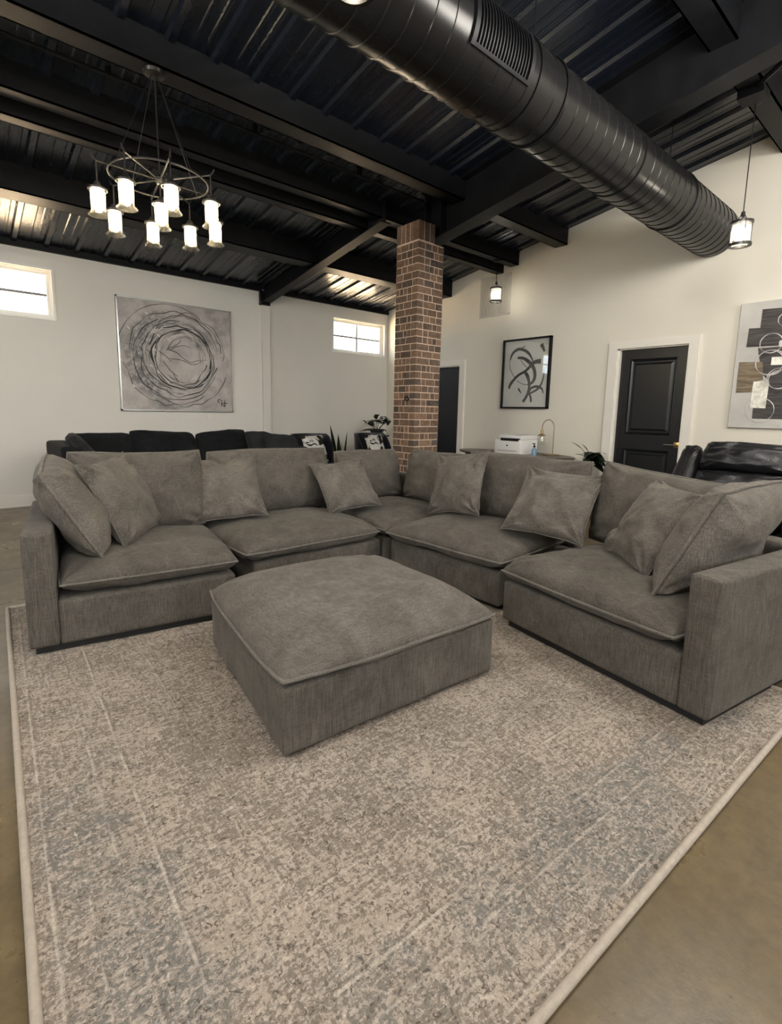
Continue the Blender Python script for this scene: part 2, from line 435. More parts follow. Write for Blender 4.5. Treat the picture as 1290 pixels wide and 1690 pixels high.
def cushion(name, quad, tf, tb, mat, parent=None, pinch=.05, ear=.0, p=2.6, q=.5, pb=None, qb=None, wr=.010, pucker=.006,
            seed=1, n=44, piping=None, sag=0., loc=None, bend=0., round_=.0, dent=0.):
    """soft cushion: quad = seam corners TL,TR,BR,BL; tf/tb bulge to front/back of the seam"""
    TL, TR, BR, BL = [Vector(c) for c in quad]
    N = (TR-TL).cross(TL-BL).normalized()          # towards the viewer side of the quad
    W_ = ((TR-TL).length+(BR-BL).length)/2; H_ = ((TL-BL).length+(TR-BR).length)/2
    pb = pb or p; qb = qb or q
    so = Vector((seed*3.17, seed*1.31, seed*2.7))
    def base(u, v):
        uu = u*(1-pinch*(1-v*v)); vv = v*(1-pinch*(1-u*u))
        if round_:
            k = 1-round_*(u*u*v*v)**1.5; uu *= k; vv *= k
        e = 1+ear*(abs(u*v))**5; uu *= e; vv *= e
        s, t = (uu+1)/2, (vv+1)/2
        P = (BL*(1-s)+BR*s)*(1-t)+(TL*(1-s)+TR*s)*t
        P = P+N*bend*(1-u*u)
        if sag: P = P-(TL-BL).normalized()*sag*(1-u*u)*max(0, v)
        w = .012*noise.noise(Vector((u*1.6, v*1.6, 0))+so)
        return P+(TL-BL).normalized()*w*(1-abs(u)**6)
    def dist(i): 
        x = -1+2*i/n
        return math.copysign(abs(math.sin(x*PI/2))**.82, x)     # denser towards the seam
    g = [dist(i) for i in range(n+1)]
    bm = bmesh.new(); F = {}; Bk = {}
    for side in (1, -1):
        T = tf if side == 1 else tb; pp, qq = (p, q) if side == 1 else (pb, qb)
        for i, u in enumerate(g):
            for j, v in enumerate(g):
                edge = i in (0, n) or j in (0, n)
                if side == -1 and edge: Bk[i, j] = F[i, j]; continue
                P = base(u, v)
                if not edge:
                    f = (max(0, 1-abs(u)**pp)*max(0, 1-abs(v)**pp))**qq
                    if dent: f *= 1-dent*math.exp(-((u-.1)**2*2.2+(v-.9)**2*7))
                    h = T*f
                    wn = noise.noise(Vector((u*1.7, v*1.7, side))+so)+.5*noise.noise(Vector((u*4.2, v*4.2, side*2))+so)
                    h += wr*wn*min(1, 2*f)
                    de = min(1-abs(u), 1-abs(v)); s_ = (u if (1-abs(v)) < (1-abs(u)) else v)
                    h += pucker*math.sin(s_*26+4*noise.noise(Vector((s_*3, seed, 0))))*math.exp(-de/.13)*min(1, de/.04)*noise.noise(Vector((s_*2.3, seed*2.1, side)))*2
                    # diagonal draw lines from the corners
                    dc = math.hypot(1-abs(u), 1-abs(v)); an = math.atan2(1-abs(v), 1-abs(u))
                    h += pucker*1.3*math.sin(an*9+seed)*math.exp(-((dc-.3)/.22)**2)
                    P = P+N*h*side
                (F if side == 1 else Bk)[i, j] = bm.verts.new(P)
    for G, s in ((F, 1), (Bk, -1)):
        for i in range(n):
            for j in range(n):
                q4 = [G[i, j], G[i+1, j], G[i+1, j+1], G[i, j+1]]
                bm.faces.new(q4 if s == 1 else q4[::-1])
    seam = [F[i, 0].co.copy() for i in range(n)]+[F[n, j].co.copy() for j in range(n)]+[F[i, n].co.copy() for i in range(n, 0, -1)]+[F[0, j].co.copy() for j in range(n, 0, -1)]
    o = link(name, bm, mat, parent, loc=loc)
    if piping:
        cc = sum(seam, Vector())/len(seam); seam = [p_+(p_-cc).normalized()*piping*.75 for p_ in seam]
        bm = bmesh.new(); tube(bm, seam, piping, 7, closed=True)
        link('piping', bm, M['piping'], o)
    return o

# ------------------------------------------------------------------ room shell
def room():
    bm = bmesh.new(); box(bm, XL-.3, XB+1.8, YF-.3, YA+.3, -.2, 0); struct(link('floor', bm, M['floor'], smooth=False))
    bm = bmesh.new(); box(bm, -40, 40, YA+.3, 60, -.3, -.15)
    struct(link('floor_outside', bm, M['gravel'], smooth=False))
    # dark closure angles where the roof sheets meet the walls
    bm = bmesh.new(); slab(bm, [(YA-.03, zc(YA-.03)-.045), (YA, zc(YA)-.045), (YA, zc(YA)+.03), (YA-.03, zc(YA-.03)+.03)], 'X', XL, XB)
    struct(link('trim_5', bm, M['blackmetal'], smooth=False))
    # back wall with two high windows
    W1, W2 = (-.13, 1.04), (5.07, 6.235); wz = (2.25, 2.83); T = .22
    bm = bmesh.new(); top = zc(YA)+.12
    xs = [XL-.2, W1[0], W1[1], W2[0], W2[1], XB+.2]
    box(bm, xs[0], xs[-1], YA, YA+T, 0, wz[0]); box(bm, xs[0], xs[-1], YA, YA+T, wz[1], top)
    for a, b in ((0, 1), (2, 3), (4, 5)): box(bm, xs[a], xs[b], YA, YA+T, wz[0], wz[1])
    struct(link('wall_back', bm, M['wallA'], smooth=False))
    for k, (a, b) in enumerate((W1, W2)):
        bm = bmesh.new()           # thin casing and the vinyl sash set back in the reveal
        e = .026
        def ringbox(a0, a1, c0, c1, w_, ya, yb):
            box(bm, a0, a1, ya, yb, c1-w_, c1); box(bm, a0, a1, ya, yb, c0, c0+w_)
            box(bm, a0, a0+w_, ya, yb, c0+w_, c1-w_); box(bm, a1-w_, a1, ya, yb, c0+w_, c1-w_)
        ringbox(a-.012, b+.012, wz[0]-.012, wz[1]+.012, e, YA-.016, YA+.0)
        s = .062
        ringbox(a, b, wz[0], wz[1], .035, YA+.055, YA+.14); ringbox(a+.035, b-.035, wz[0]+.035, wz[1]-.035, s-.035, YA+.07, YA+.13)
        f = struct(link('window_%d' % (k+1), bm, M['vinyl'], smooth=False))
        bm = bmesh.new(); zm, xm = (wz[0]+wz[1])/2, (a+b)/2
        box(bm, a+s, b-s, YA+.088, YA+.112, zm-.015, zm+.015); box(bm, xm-.014, xm+.014, YA+.086, YA+.114, wz[0]+s, wz[1]-s)
        link('muntin', bm, M['greyplastic'], f, smooth=False)
        bm = bmesh.new(); box(bm, a+s-.005, b-s+.005, YA+.098, YA+.102, wz[0]+s-.005, wz[1]-s+.005)
        link('pane', bm, M['pane'], f, smooth=False)
    # right wall with two door openings
    D1, D2 = (2.225, 3.04, 2.055), (5.63, 6.46, 2.0)
    bm = bmesh.new(); T = .2
    def wallpoly(y0, y1, z0): slab(bm, [(y0, z0), (y1, z0), (y1, zc(y1)+.1), (y0, zc(y0)+.1)], 'X', XB, XB+T)
    wallpoly(YF-.2, D1[0], 0); wallpoly(D1[0], D1[1], D1[2]); wallpoly(D1[1], D2[0], 0); wallpoly(D2[0], D2[1], D2[2]); wallpoly(D2[1], YA+.2, 0)
    struct(link('wall_right', bm, M['wallB'], smooth=False))
    # left and front walls (long front window band and left slot added for light)
    bm = bmesh.new()
    z0, z1, y0, y1 = 2.2, 2.8, .9, 3.9
    for a, b, c, d_ in ((YF-.2, y0, 0, 9), (y1, YA+.2, 0, 9), (y0, y1, 0, z0)):
        slab(bm, [(a, c), (b, c), (b, min(d_, zc(b)+.1)), (a, min(d_, zc(a)+.1))], 'X', XL-.2, XL)
    slab(bm, [(y0, z1), (y1, z1), (y1, zc(y1)+.1), (y0, zc(y0)+.1)], 'X', XL-.2, XL)
    struct(link('wall_left', bm, M['wallA'], smooth=False))
    bm = bmesh.new()
    box(bm, XL-.2, XB+.2, YF-.2, YF, 0, 2.2); box(bm, XL-.2, XB+.2, YF-.2, YF, 3.0, zc(YF)+.15)
    for a, b in ((XL-.2, -4.0), (-1.2, -.8), (1.8, 2.2), (5.0, XB+.2)): box(bm, a, b, YF-.2, YF, 2.2, 3.0)
    struct(link('wall_front', bm, M['wallB'], smooth=False))
    # corrugated roof sheets, ribs run down the slope
    bm = bmesh.new(); prof = []
    x = XL-.3; k0 = .08-.305*20
    x = k0
    while x < XB+1.0:
        prof += [(x-.038, 0), (x-.022, -.026), (x+.022, -.026), (x+.038, 0), (x+.118, 0), (x+.128, -.004), (x+.142, -.004), (x+.152, 0), (x+.200, 0), (x+.210, -.004), (x+.224, -.004), (x+.234, 0)]
        x += .305
    # ribs hang as troughs towards the room
    ya, yb = YF-.3, YA+.3
    A = [bm.verts.new((px, ya, zc(ya)+.026+pz)) for px, pz in prof]; B = [bm.verts.new((px, yb, zc(yb)+.026+pz)) for px, pz in prof]
    A2 = [bm.verts.new((px, ya, zc(ya)+.16)) for px in (prof[0][0], prof[-1][0])]; B2 = [bm.verts.new((px, yb, zc(yb)+.16)) for px in (prof[0][0], prof[-1][0])]
    for i in range(len(prof)-1): bm.faces.new((A[i], A[i+1], B[i+1], B[i]))
    bm.faces.new((A2[0], A2[1], B2[1], B2[0]))
    bm.faces.new((A[0], B[0], B2[0], A2[0])); bm.faces.new((A[-1], A2[1], B2[1], B[-1]))
    struct(link('ceiling', bm, M['roof'], smooth=False))
    # baseboards, pilaster
    bm = bmesh.new(); box(bm, XL, XB, YA-.016, YA, 0, .135); box(bm, XL, XB, YA-.011, YA, .135, .155)
    struct(link('baseboard_back', bm, M['trim'], smooth=False))
    bm = bmesh.new()
    for a, b in ((YF, 2.10), (3.18, 5.5), (6.6, YA)): box(bm, XB-.016, XB, a, b, 0, .15)
    struct(link('baseboard_right', bm, M['trim'], smooth=False))
    bm = bmesh.new(); box(bm, 3.735, 3.865, YA-.055, YA, 0, zc(YA)-.02); bevel(bm, .004, 1)
    struct(link('trim_1', bm, M['wallA'], smooth=False))
    # doors
    for k, (a, b, h) in enumerate((D1, D2)):
        bm = bmesh.new(); cw = .115
        for y0_, y1_, z0_, z1_ in ((a-cw, a, 0, h+cw*.8), (b, b+cw, 0, h+cw*.8), (a, b, h, h+cw*.8)):
            box(bm, XB-.022, XB, y0_, y1_, z0_, z1_)
            box(bm, XB-.030, XB-.022, y0_+.01 if y0_ < a else y0_, y1_-.01 if y1_ > b else y1_, z0_, z1_-.012)
        box(bm, XB, XB+.16, a, a+.014, 0, h); box(bm, XB, XB+.16, b-.03, b, 0, h); box(bm, XB, XB+.16, a, b, h-.014, h)
        struct(link('trim_%d' % (k+2), bm, M['trim'], smooth=False))
        bm = bmesh.new(); x0 = XB+.045
        mt = M['door'] if k == 0 else M['navy']
        ya_, yb_ = a+.014, b-.03
        if k == 0:
            st = .115; rails = [(0, .20), (.835, 1.02), (1.925, h-.014)]
            box(bm, x0, x0+.04, ya_, ya_+st, 0, h-.014); box(bm, x0, x0+.04, yb_-st, yb_, 0, h-.014)
            for z0_, z1_ in rails: box(bm, x0, x0+.04, ya_+st, yb_-st, z0_, z1_)
            d = struct(link('door_1', bm, mt, smooth=False))
            for z0_, z1_ in ((.20, .835), (1.02, 1.925)):
                bm = bmesh.new(); ya2, yb2 = ya_+st, yb_-st
                # stepped moulding and a raised field
                fr = [(0, .012), (.012, .004), (.03, .022), (.045, .022), (.07, .010)]
                rings = []
                for ins, dep in fr:
                    rings.append([bm.verts.new((x0+dep, y_, z_)) for y_, z_ in ((ya2+ins, z0_+ins), (yb2-ins, z0_+ins), (yb2-ins, z1_-ins), (ya2+ins, z1_-ins))])
                for A_, B_ in zip(rings, rings[1:]):
                    for i in range(4): bm.faces.new((A_[i], A_[(i+1) % 4], B_[(i+1) % 4], B_[i]))
                bm.faces.new(rings[-1]); link('door_panel', bm, mt, d, smooth=False)
            bm = bmesh.new(); hy, hz = 2.225+.052, .915
            box(bm, x0-.010, x0, hy-.030, hy+.030, hz-.032, hz+.032); bevel(bm, .003, 2)
            tube(bm, [(x0-.008, hy, hz), (x0-.05, hy, hz)], .011, 12)
            h1 = link('door_handle', bm, M['brass'], d)
            bm = bmesh.new(); tube(bm, [(x0-.048, hy-.008, hz), (x0-.05, hy+.06, hz), (x0-.048, hy+.125, hz-.002)], [.010, .008, .007], 12)
            link('lever', bm, M['steel'], h1)
        else:
            box(bm, x0, x0+.04, ya_, yb_, 0, h-.014); struct(link('door_2', bm, mt, smooth=False))
room()

# ------------------------------------------------------------------ roof steel
def purlin(y0, y1, h, x0=XL, x1=XB, lab='', name='roof_purlin', top=-.05):
    bm = bmesh.new(); ym = y1
    sh = lambda y: zc(y)
    t = .012
    za, zb = zc((y0+y1)/2)-h, zc((y0+y1)/2)-top
    box(bm, x0, x1, y0, y1, za, za+t)            # bottom flange
    box(bm, x0, x1, y0, y0+t, za, zb)            # web on the near side
    box(bm, x0, x1, y1-t, y1, za, za+.05)        # return lip
    return tag(link(name, bm, M['blackmetal'], smooth=False, loc=((x0+x1)/2, (y0+y1)/2, za)), lab, 'beam')
purlin(5.88, 6.14, .19, lab='black steel roof purlin nearest the back wall, above the two high windows')
purlin(4.60, 4.74, .155, lab='black steel roof purlin above the brick column, nearer one of the close pair')
purlin(4.86, 4.99, .175, lab='black steel roof purlin behind the column top, farther one of the close pair')
purlin(3.84, 4.02, .165, lab='black steel roof purlin that carries the ring chandelier')
purlin(1.40, 1.58, .20, lab='black steel roof purlin above the lantern pendant at the right edge')
purlin(-1.6, -1.42, .18, lab='black steel roof purlin behind the camera over the open floor')
def rafter(xc, wdt, h, y0, y1, lab, tf=.014):
    bm = bmesh.new()
    def pris(x0, x1, h0, h1):
        slab(bm, [(y0, zc(y0)-h0), (y1, zc(y1)-h0), (y1, zc(y1)-h1), (y0, zc(y0)-h1)], 'X', x0, x1)
    pris(xc-wdt/2, xc+wdt/2, h-tf, h); pris(xc-.006, xc+.006, -.02, h-tf); pris(xc-wdt/2, xc+wdt/2, -.02+0, -.005)
    return bm
bm = rafter(3.775, .14, .235, 4.55, YA, '')
slab(bm, [(YA-.02, zc(YA)-.03), (YA-.06, zc(YA)-.03), (YA-.10, zc(YA)-.25), (YA-.02, zc(YA)-.25)], 'X', 3.70, 3.85)
tag(link('steel_rafter', bm, M['blackmetal'], smooth=False, loc=(3.775, 6, 3.0)), 'short black steel rafter ending on the back wall above the white pilaster', 'beam')
bm = rafter(4.275, .19, .45, YF, 4.34, '')
box(bm, 4.18, 4.37, 4.34, 4.355, zc(4.34)-.45, zc(4.34)); box(bm, 4.18, 4.37, 4.10, 4.112, zc(4.1)-.44, zc(4.1))
tag(link('steel_rafter', bm, M['blackmetal'], smooth=False, loc=(4.275, 0, 3.9)), 'deep black steel I-beam resting on the brick column and passing over the duct', 'beam')
bm = bmesh.new()
tube(bm, [(4.37, .95, 3.72), (4.95, 1.46, 3.80)], .02, 6); box(bm, 4.92, 5.08, 1.40, 1.58, 3.74, 3.80)
tag(link('beam_brace', bm, M['blackmetal'], loc=(4.6, 1.2, 3.75)), 'small black steel brace between the deep beam and the purlin at upper right', 'beam brace')
bm = bmesh.new(); tube(bm, [(XL, 4.29, zc(4.29)-.045), (4.1, 4.29, zc(4.29)-.045)], .014, 8)
for k in range(8): box(bm, -4.5+k*1.1, -4.47+k*1.1, 4.27, 4.31, zc(4.29)-.05, zc(4.29)+.03)
tag(link('conduit', bm, M['blackmetal'], loc=(0, 4.29, 3.55)), 'thin black electrical conduit along the roof beside the chandelier purlin', 'conduit')

# ------------------------------------------------------------------ duct
def duct():
    yc_, z_, r = 2.106, 3.19, .24
    root = thing('air_duct', 'large round black spiral air duct running across the roof into the right wall', 'air duct', (3, yc_, z_))
    bm = bmesh.new(); prof = []
    x = XL
    while x < XB-.02:
        prof += [(r, x), (r, x+.108), (r+.0045, x+.112), (r+.0045, x+.120), (r, x+.124)]
        x += .124
    prof.append((r, XB))
    prof = [(a, b) for a, b in prof if b <= XB]
    lathe(bm, (0, yc_, z_), prof, 72, 'X')
    link('duct_pipe', bm, M['duct'], root)
    for xx, ww in ((2.72, .05), (4.10, .05)):
        bm = bmesh.new(); lathe(bm, (xx, yc_, z_), [(r, -ww), (r+.008, -ww), (r+.008, ww), (r, ww)], 72, 'X'); link('joint_collar', bm, M['duct'], root)
    bm = bmesh.new()                                    # supply grille on the camera side
    def pt(x, a, rr): return (x, yc_+rr*math.cos(a), z_+rr*math.sin(a))
    def curved(x0, x1, a0, a1, r0, r1, n=10):
        top = []; bot = []
        for i in range(n+1):
            a = a0+(a1-a0)*i/n
            top.append([bm.verts.new(pt(x_, a, r1)) for x_ in (x0, x1)]); bot.append([bm.verts.new(pt(x_, a, r0)) for x_ in (x0, x1)])
        for i in range(n):
            bm.faces.new((top[i][0], top[i][1], top[i+1][1], top[i+1][0]))
            bm.faces.new((top[i][0], top[i+1][0], bot[i+1][0], bot[i][0])); bm.faces.new((top[i][1], bot[i][1], bot[i+1][1], top[i+1][1]))
        for e in (0, n): bm.faces.new((top[e][0], bot[e][0], bot[e][1], top[e][1]))
    a0, a1 = R(150), R(212)
    curved(2.10, 2.13, a0, a1, r, r+.014); curved(2.57, 2.60, a0, a1, r, r+.014); curved(2.13, 2.57, a0, a0+.07, r, r+.014); curved(2.13, 2.57, a1-.07, a1, r, r+.014)
    for i in range(17): curved(2.15+.0245*i, 2.158+.0245*i, a0+.07, a1-.07, r, r+.011)
    link('grille', bm, M['blackmetal'], root)
    for x0, y0 in ((2.95, yc_+.02), (5.1, yc_+.02), (.4, yc_+.02), (-2, yc_+.02)):
        bm = bmesh.new(); tube(bm, [(x0, y0, z_+r-.01), (x0, y0, zc(y0)+.02)], .004, 6); tube(bm, [(x0, yc_+(r+.006)*math.cos(a), z_+(r+.006)*math.sin(a)) for a in [i*PI/24 for i in range(49)]], .006, 6)
        link('hanger_wire', bm, M['blackmetal'], root)
duct()

# ------------------------------------------------------------------ brick column
def column():
    random.seed(5)
    x0, x1, y0, y1 = 3.93, 4.32, 4.174, 4.53
    root = thing('brick_column', 'square brown brick column with pink mortar standing behind the sofa corner', 'column', ((x0+x1)/2, (y0+y1)/2, 0))
    bm = bmesh.new(); j = .006
    box(bm, x0+.003, x1-.003, y0+.003, y1-.003, 0, 3.07); box(bm, x0+.003, 4.172, y0+.003, y1-.003, 3.07, 3.27)
    link('mortar_core', bm, M['mortar'], root, smooth=False)
    bm = bmesh.new(); lay = bm.loops.layers.float_color.new('brickcol')
    def brick(a0, a1, b0, b1, c0, c1):
        g = .0052
        vs_ = box(bm, a0+(g if a0 > x0+.001 else 0), a1-(g if a1 < x1-.001 else 0), b0+(g if b0 > y0+.001 else 0), b1-(g if b1 < y1-.001 else 0), c0+g, c1-g)
        base = random.choice([(.165, .108, .075), (.145, .098, .070), (.118, .086, .068), (.190, .125, .085), (.100, .078, .065), (.155, .108, .080)])
        s = random.uniform(.8, 1.25); col = (base[0]*s, base[1]*s, base[2]*s, 1)
        dx, dy = random.uniform(-.0018, .0018), random.uniform(-.0018, .0018)
        for v in vs_: v.co.x += dx; v.co.y += dy
        for f in {f for v in vs_ for f in v.link_faces}:
            for l in f.loops: l[lay] = col
    ch = .0765; z = 0; k = 0; dpt = .095
    while z < 3.05:
        z1_ = min(z+ch, 3.07)
        # pinwheel courses around the perimeter
        def run(a, b, cuts):
            e = [a]+[a+(b-a)*c for c in cuts]+[b]; return list(zip(e, e[1:]))
        pats = [[.50, .75], [.23, .73], [.25, .47], [.55], [.27, .52, .76]]
        pf = pats[k % 5] if k % 2 else pats[(k*3+1) % 5]
        for a, b in run(x0 if k % 2 else x0+dpt, x1 if k % 2 else x1, pf): brick(a, b, y0, y0+dpt, z, z1_)
        for a, b in run(y0+dpt if k % 2 else y0, y1, pats[(k*2+3) % 5]): brick(x0, x0+dpt, a, b, z, z1_)
        for a, b in run(x0+dpt, x1, [.5]): brick(a, b, y1-dpt, y1, z, z1_)
        for a, b in run(y0+dpt, y1-dpt, [.5]): brick(x1-dpt, x1, a, b, z, z1_)
        z += ch; k += 1
    nx = 3
    for i in range(nx): brick(x0+i*(4.18-x0)/nx, x0+(i+1)*(4.18-x0)/nx, y0, y0+dpt, 3.07, 3.275)
    for i in range(5): brick(x0, x0+dpt*.9, y0+(y1-y0)*i/5+(0 if i else dpt*0), y0+(y1-y0)*(i+1)/5, 3.07, 3.275) if i else None
    bmesh.ops.remove_doubles(bm, verts=bm.verts, dist=1e-6)
    link('bricks', bm, M['brick'], root, smooth=False)
    bm = bmesh.new()
    pts = [(3.925, 4.30+.03*math.cos(a), 1.375+.028*math.sin(a)) for a in [i*PI/8 for i in range(9)]]
    tube(bm, pts, .007, 8); box(bm, 3.917, 3.93, 4.265, 4.335, 1.362, 1.376)
    tag(link('wall_bracket', bm, M['blackmetal'], loc=(3.925, 4.3, 1.37)), 'tiny black arched bracket on the left face of the brick column', 'bracket')
column()

# ------------------------------------------------------------------ rug
def rug():
    W_, L_ = 2.74, 3.22; a = R(-2.8)
    root = thing('area_rug', 'large distressed beige and grey-blue rug with bound edge under the sofa', 'rug', (0.0, .475, 0))
    root.rotation_euler = (0, 0, a); ORG[root] = Vector((0, 0, 0))
    bm = bmesh.new(); n = 60
    G = [[bm.verts.new((W_*i/n, L_*j/n, .011+.0012*noise.noise(Vector((i*.35, j*.35, 0))))) for j in range(n+1)] for i in range(n+1)]
    for i in range(n):
        for j in range(n): bm.faces.new((G[i][j], G[i+1][j], G[i+1][j+1], G[i][j+1]))
    box(bm, 0, W_, 0, L_, .0005, .0085)
    link('rug_pile', bm, M['rug'], root)
    bm = bmesh.new(); r = .0115; pts = []
    c = [(0, 0), (W_, 0), (W_, L_), (0, L_)]
    for i in range(4):
        p, q_ = c[i], c[(i+1) % 4]
        for k in range(40): pts.append((p[0]+(q_[0]-p[0])*k/40, p[1]+(q_[1]-p[1])*k/40, .0117))
    tube(bm, pts, r, 10, closed=True)
    link('rug_binding', bm, M['rugedge'], root)
    # floor saw joints
    bm = bmesh.new(); box(bm, XL, XB, 4.62, 4.626, -.0005, .0008); box(bm, XL, XB, -1.5, -1.494, -.0005, .0008)
    struct(link('trim_4', bm, M['foot'], smooth=False))
rug()

# ------------------------------------------------------------------ sofa
def frame(org, ang):
    a = R(ang); e1 = Vector((math.cos(a), math.sin(a), 0)); e2 = Vector((-math.sin(a), math.cos(a), 0)); o = Vector(org)
    return lambda u, v, z=0.: o+e1*u+e2*v+Vector((0, 0, z))
def fmat(org, ang): return Matrix.Translation(org) @ Matrix.Rotation(R(ang), 4, 'Z')
def softbox(name, org, ang, x0, x1, y0, y1, z0, z1, mat, parent, r=.022, puff=.0, cuts=10):
    """upholstered box: bevelled and faintly puffed, sides swell a little"""
    bm = bmesh.new(); box(bm, x0, x1, y0, y1, z0, z1)
    bmesh.ops.bevel(bm, geom=list(bm.edges), offset=r, segments=4, profile=.6, affect='EDGES')
    bmesh.ops.subdivide_edges(bm, edges=[e for e in bm.edges if e.calc_length() > .12], cuts=cuts, use_grid_fill=True)
    bmesh.ops.triangulate(bm, faces=[f for f in bm.faces if len(f.verts) > 4])
    cx, cy, cz = (x0+x1)/2, (y0+y1)/2, (z0+z1)/2; hx, hy, hz = (x1-x0)/2, (y1-y0)/2, (z1-z0)/2
    for v in bm.verts:
        u, w_, t = (v.co.x-cx)/hx, (v.co.y-cy)/hy, (v.co.z-cz)/hz
        if abs(u) > .97: v.co.x += math.copysign(puff*max(0, (1-w_*w_))*max(0, (1-t*t)), u)
        if abs(w_) > .97: v.co.y += math.copysign(puff*max(0, (1-u*u))*max(0, (1-t*t)), w_)
        if t > .97: v.co.z += puff*.5*max(0, (1-u*u))*max(0, (1-w_*w_))
        nn = noise.noise(v.co*3.1+Vector((x0*5, y0*3, 1)))*.004
        v.co += Vector((nn, nn, 0))*.6
    bmesh.ops.transform(bm, matrix=fmat(org, ang), verts=bm.verts)
    return link(name, bm, mat, parent)
def shadow_gap(f, spots, root):
    us, vs2 = [a for a, b in spots], [b for a, b in spots]; e = .035
    bm = bmesh.new()
    P = [f(min(us)-e, min(vs2)-e), f(max(us)+e, min(vs2)-e), f(max(us)+e, max(vs2)+e), f(min(us)-e, max(vs2)+e)]
    slab(bm, [(p.x, p.y) for p in P], 'Z', .0138, .060)
    link('plinth_shade', bm, M['foot'], root, smooth=False)  # black block added for the dark shadow gap under the section

def seat(f, u0, u1, v0, v1, root, seed, z=.355, tf=.105, tb=.072, over=.03):
    quad = [f(u0, v1, z+.01), f(u1, v1, z+.01), f(u1, v0, z-.006), f(u0, v0, z-.006)]
    return cushion('seat_cushion', quad, tf, tb, M['sofa'], root, pinch=.010, p=3.4, q=.38, pb=6, qb=.36, wr=.012, pucker=.005, seed=seed, n=52, piping=.0065, round_=.03, bend=0)
def back(c0, c1, top, bot, root, seed, t=.115, lean=.16, dip=0., nrm=None, name='back_cushion', pin=.015, mat=None, sag=.0, ear=.0):
    """c0,c1: bottom left/right seam points (xy, viewer's left/right); nrm: horizontal direction the top leans to"""
    c0, c1, nrm = Vector(c0), Vector(c1), Vector(nrm).normalized()
    up = Vector((0, 0, top-bot))+nrm*lean
    z = Vector((0, 0, bot))
    quad = [c0+z+up, c1+z+up-Vector((0, 0, dip)), c1+z, c0+z]
    return cushion(name, quad, t, t*.8, mat or M['sofa'], root, pinch=pin, ear=ear, p=3.4, q=.42, wr=.016, pucker=.007, seed=seed, n=46, piping=.006, sag=sag, round_=.035)

# left section (angled), armed at its left end
S1, A1 = (.19, 2.87, 0), -8.4
f = frame(S1, A1)
t = thing('sofa_section', 'grey armed sofa section at the left end of the sectional sofa', 'sofa', S1, 'grey sectional sofa sections')
softbox('base', S1, A1, .128, .995, .004, 1.04, .046, .275, M['sofa'], t, .02, .006)
softbox('arm', S1, A1, .0, .128, 0, 1.04, .046, .622, M['sofa'], t, .022, .006)
softbox('back_frame', S1, A1, .128, .995, .87, 1.04, .275, .62, M['sofa'], t, .03, .004)
shadow_gap(f, [(.06, .06), (.93, .06), (.06, .98), (.93, .98)], t)
seat(f, .135, 1.015, -.008, .86, t, 3)
back(f(.20, .70), f(.985, .68), .945, .44, t, 4, .12, .13, nrm=(-math.sin(R(A1)), math.cos(R(A1)), 0), sag=.02)
# middle section of the left run
S2 = (1.345, 2.845, 0); f = frame(S2, 0)
t = thing('sofa_section', 'grey armless sofa section between the left armed one and the corner', 'sofa', S2, 'grey sectional sofa sections')
softbox('base', S2, 0, 0, 1.03, .01, 1.02, .046, .275, M['sofa'], t, .02, .006)
softbox('back_frame', S2, 0, 0, 1.03, .86, 1.02, .275, .62, M['sofa'], t, .03, .004)
shadow_gap(f, [(.07, .08), (.96, .08), (.07, .95), (.96, .95)], t)
seat(f, -.075, 1.0, -.035, .83, t, 8, z=.352, tf=.105)
back(f(.02, .68), f(1.05, .68), .915, .44, t, 9, .125, .13, nrm=(0, 1, 0), sag=.0)
# corner section
S3 = (2.405, 2.86, 0); f = frame(S3, 0)
t = thing('sofa_section', 'grey corner section of the sectional sofa with two back cushions', 'sofa', S3, 'grey sectional sofa sections')
softbox('base', S3, 0, 0, 1.07, 0, 1.02, .046, .275, M['sofa'], t, .02, .003)
softbox('back_frame', S3, 0, 0, 1.07, .86, 1.02, .275, .62, M['sofa'], t, .03, .004)
softbox('back_frame', S3, 0, .91, 1.07, 0, .86, .275, .62, M['sofa'], t, .03, .004)
shadow_gap(f, [(.10, .10), (1.0, .10), (.08, .95), (1.0, .95)], t)
seat(f, -.03, .86, -.055, .83, t, 12, z=.352, tf=.095)
back((2.49, 3.56, 0), (3.20, 3.56, 0), .875, .44, t, 13, .115, .10, nrm=(0, 1, 0), sag=.0)
back((3.16, 3.47, 0), (3.16, 2.80, 0), .885, .44, t, 14, .115, .11, nrm=(1, 0, 0), sag=.01)
# middle section of the right run
S4 = (2.485, 1.80, 0); f = frame(S4, 0)
t = thing('sofa_section', 'grey armless sofa section between the corner and the right armed one', 'sofa', S4, 'grey sectional sofa sections')
softbox('base', S4, 0, -.035, .99, 0, 1.03, .046, .275, M['sofa'], t, .02, .006)
softbox('back_frame', S4, 0, .84, .99, 0, 1.03, .275, .62, M['sofa'], t, .03, .004)
shadow_gap(f, [(.05, .07), (.93, .07), (.05, .96), (.93, .96)], t)
# seat seam corners: left/right as seen from the front (which looks towards -x)
def seat_r(P, root, seed, z=.352, tf=.105):
    quad = [Vector((*p, z+dz)) for p, dz in zip(P, (.01, .01, -.006, -.006))]
    return cushion('seat_cushion', quad, tf, .072, M['sofa'], root, pinch=.010, p=3.4, q=.38, pb=6, qb=.36, wr=.012, pucker=.005, seed=seed, n=52, piping=.0065, round_=.03)
seat_r([(3.25, 2.80), (3.25, 1.80), (2.385, 1.745), (2.345, 2.785)], t, 17)
back((3.10, 2.74, 0), (3.12, 1.66, 0), .925, .44, t, 18, .125, .13, nrm=(1, 0, 0), sag=.005)
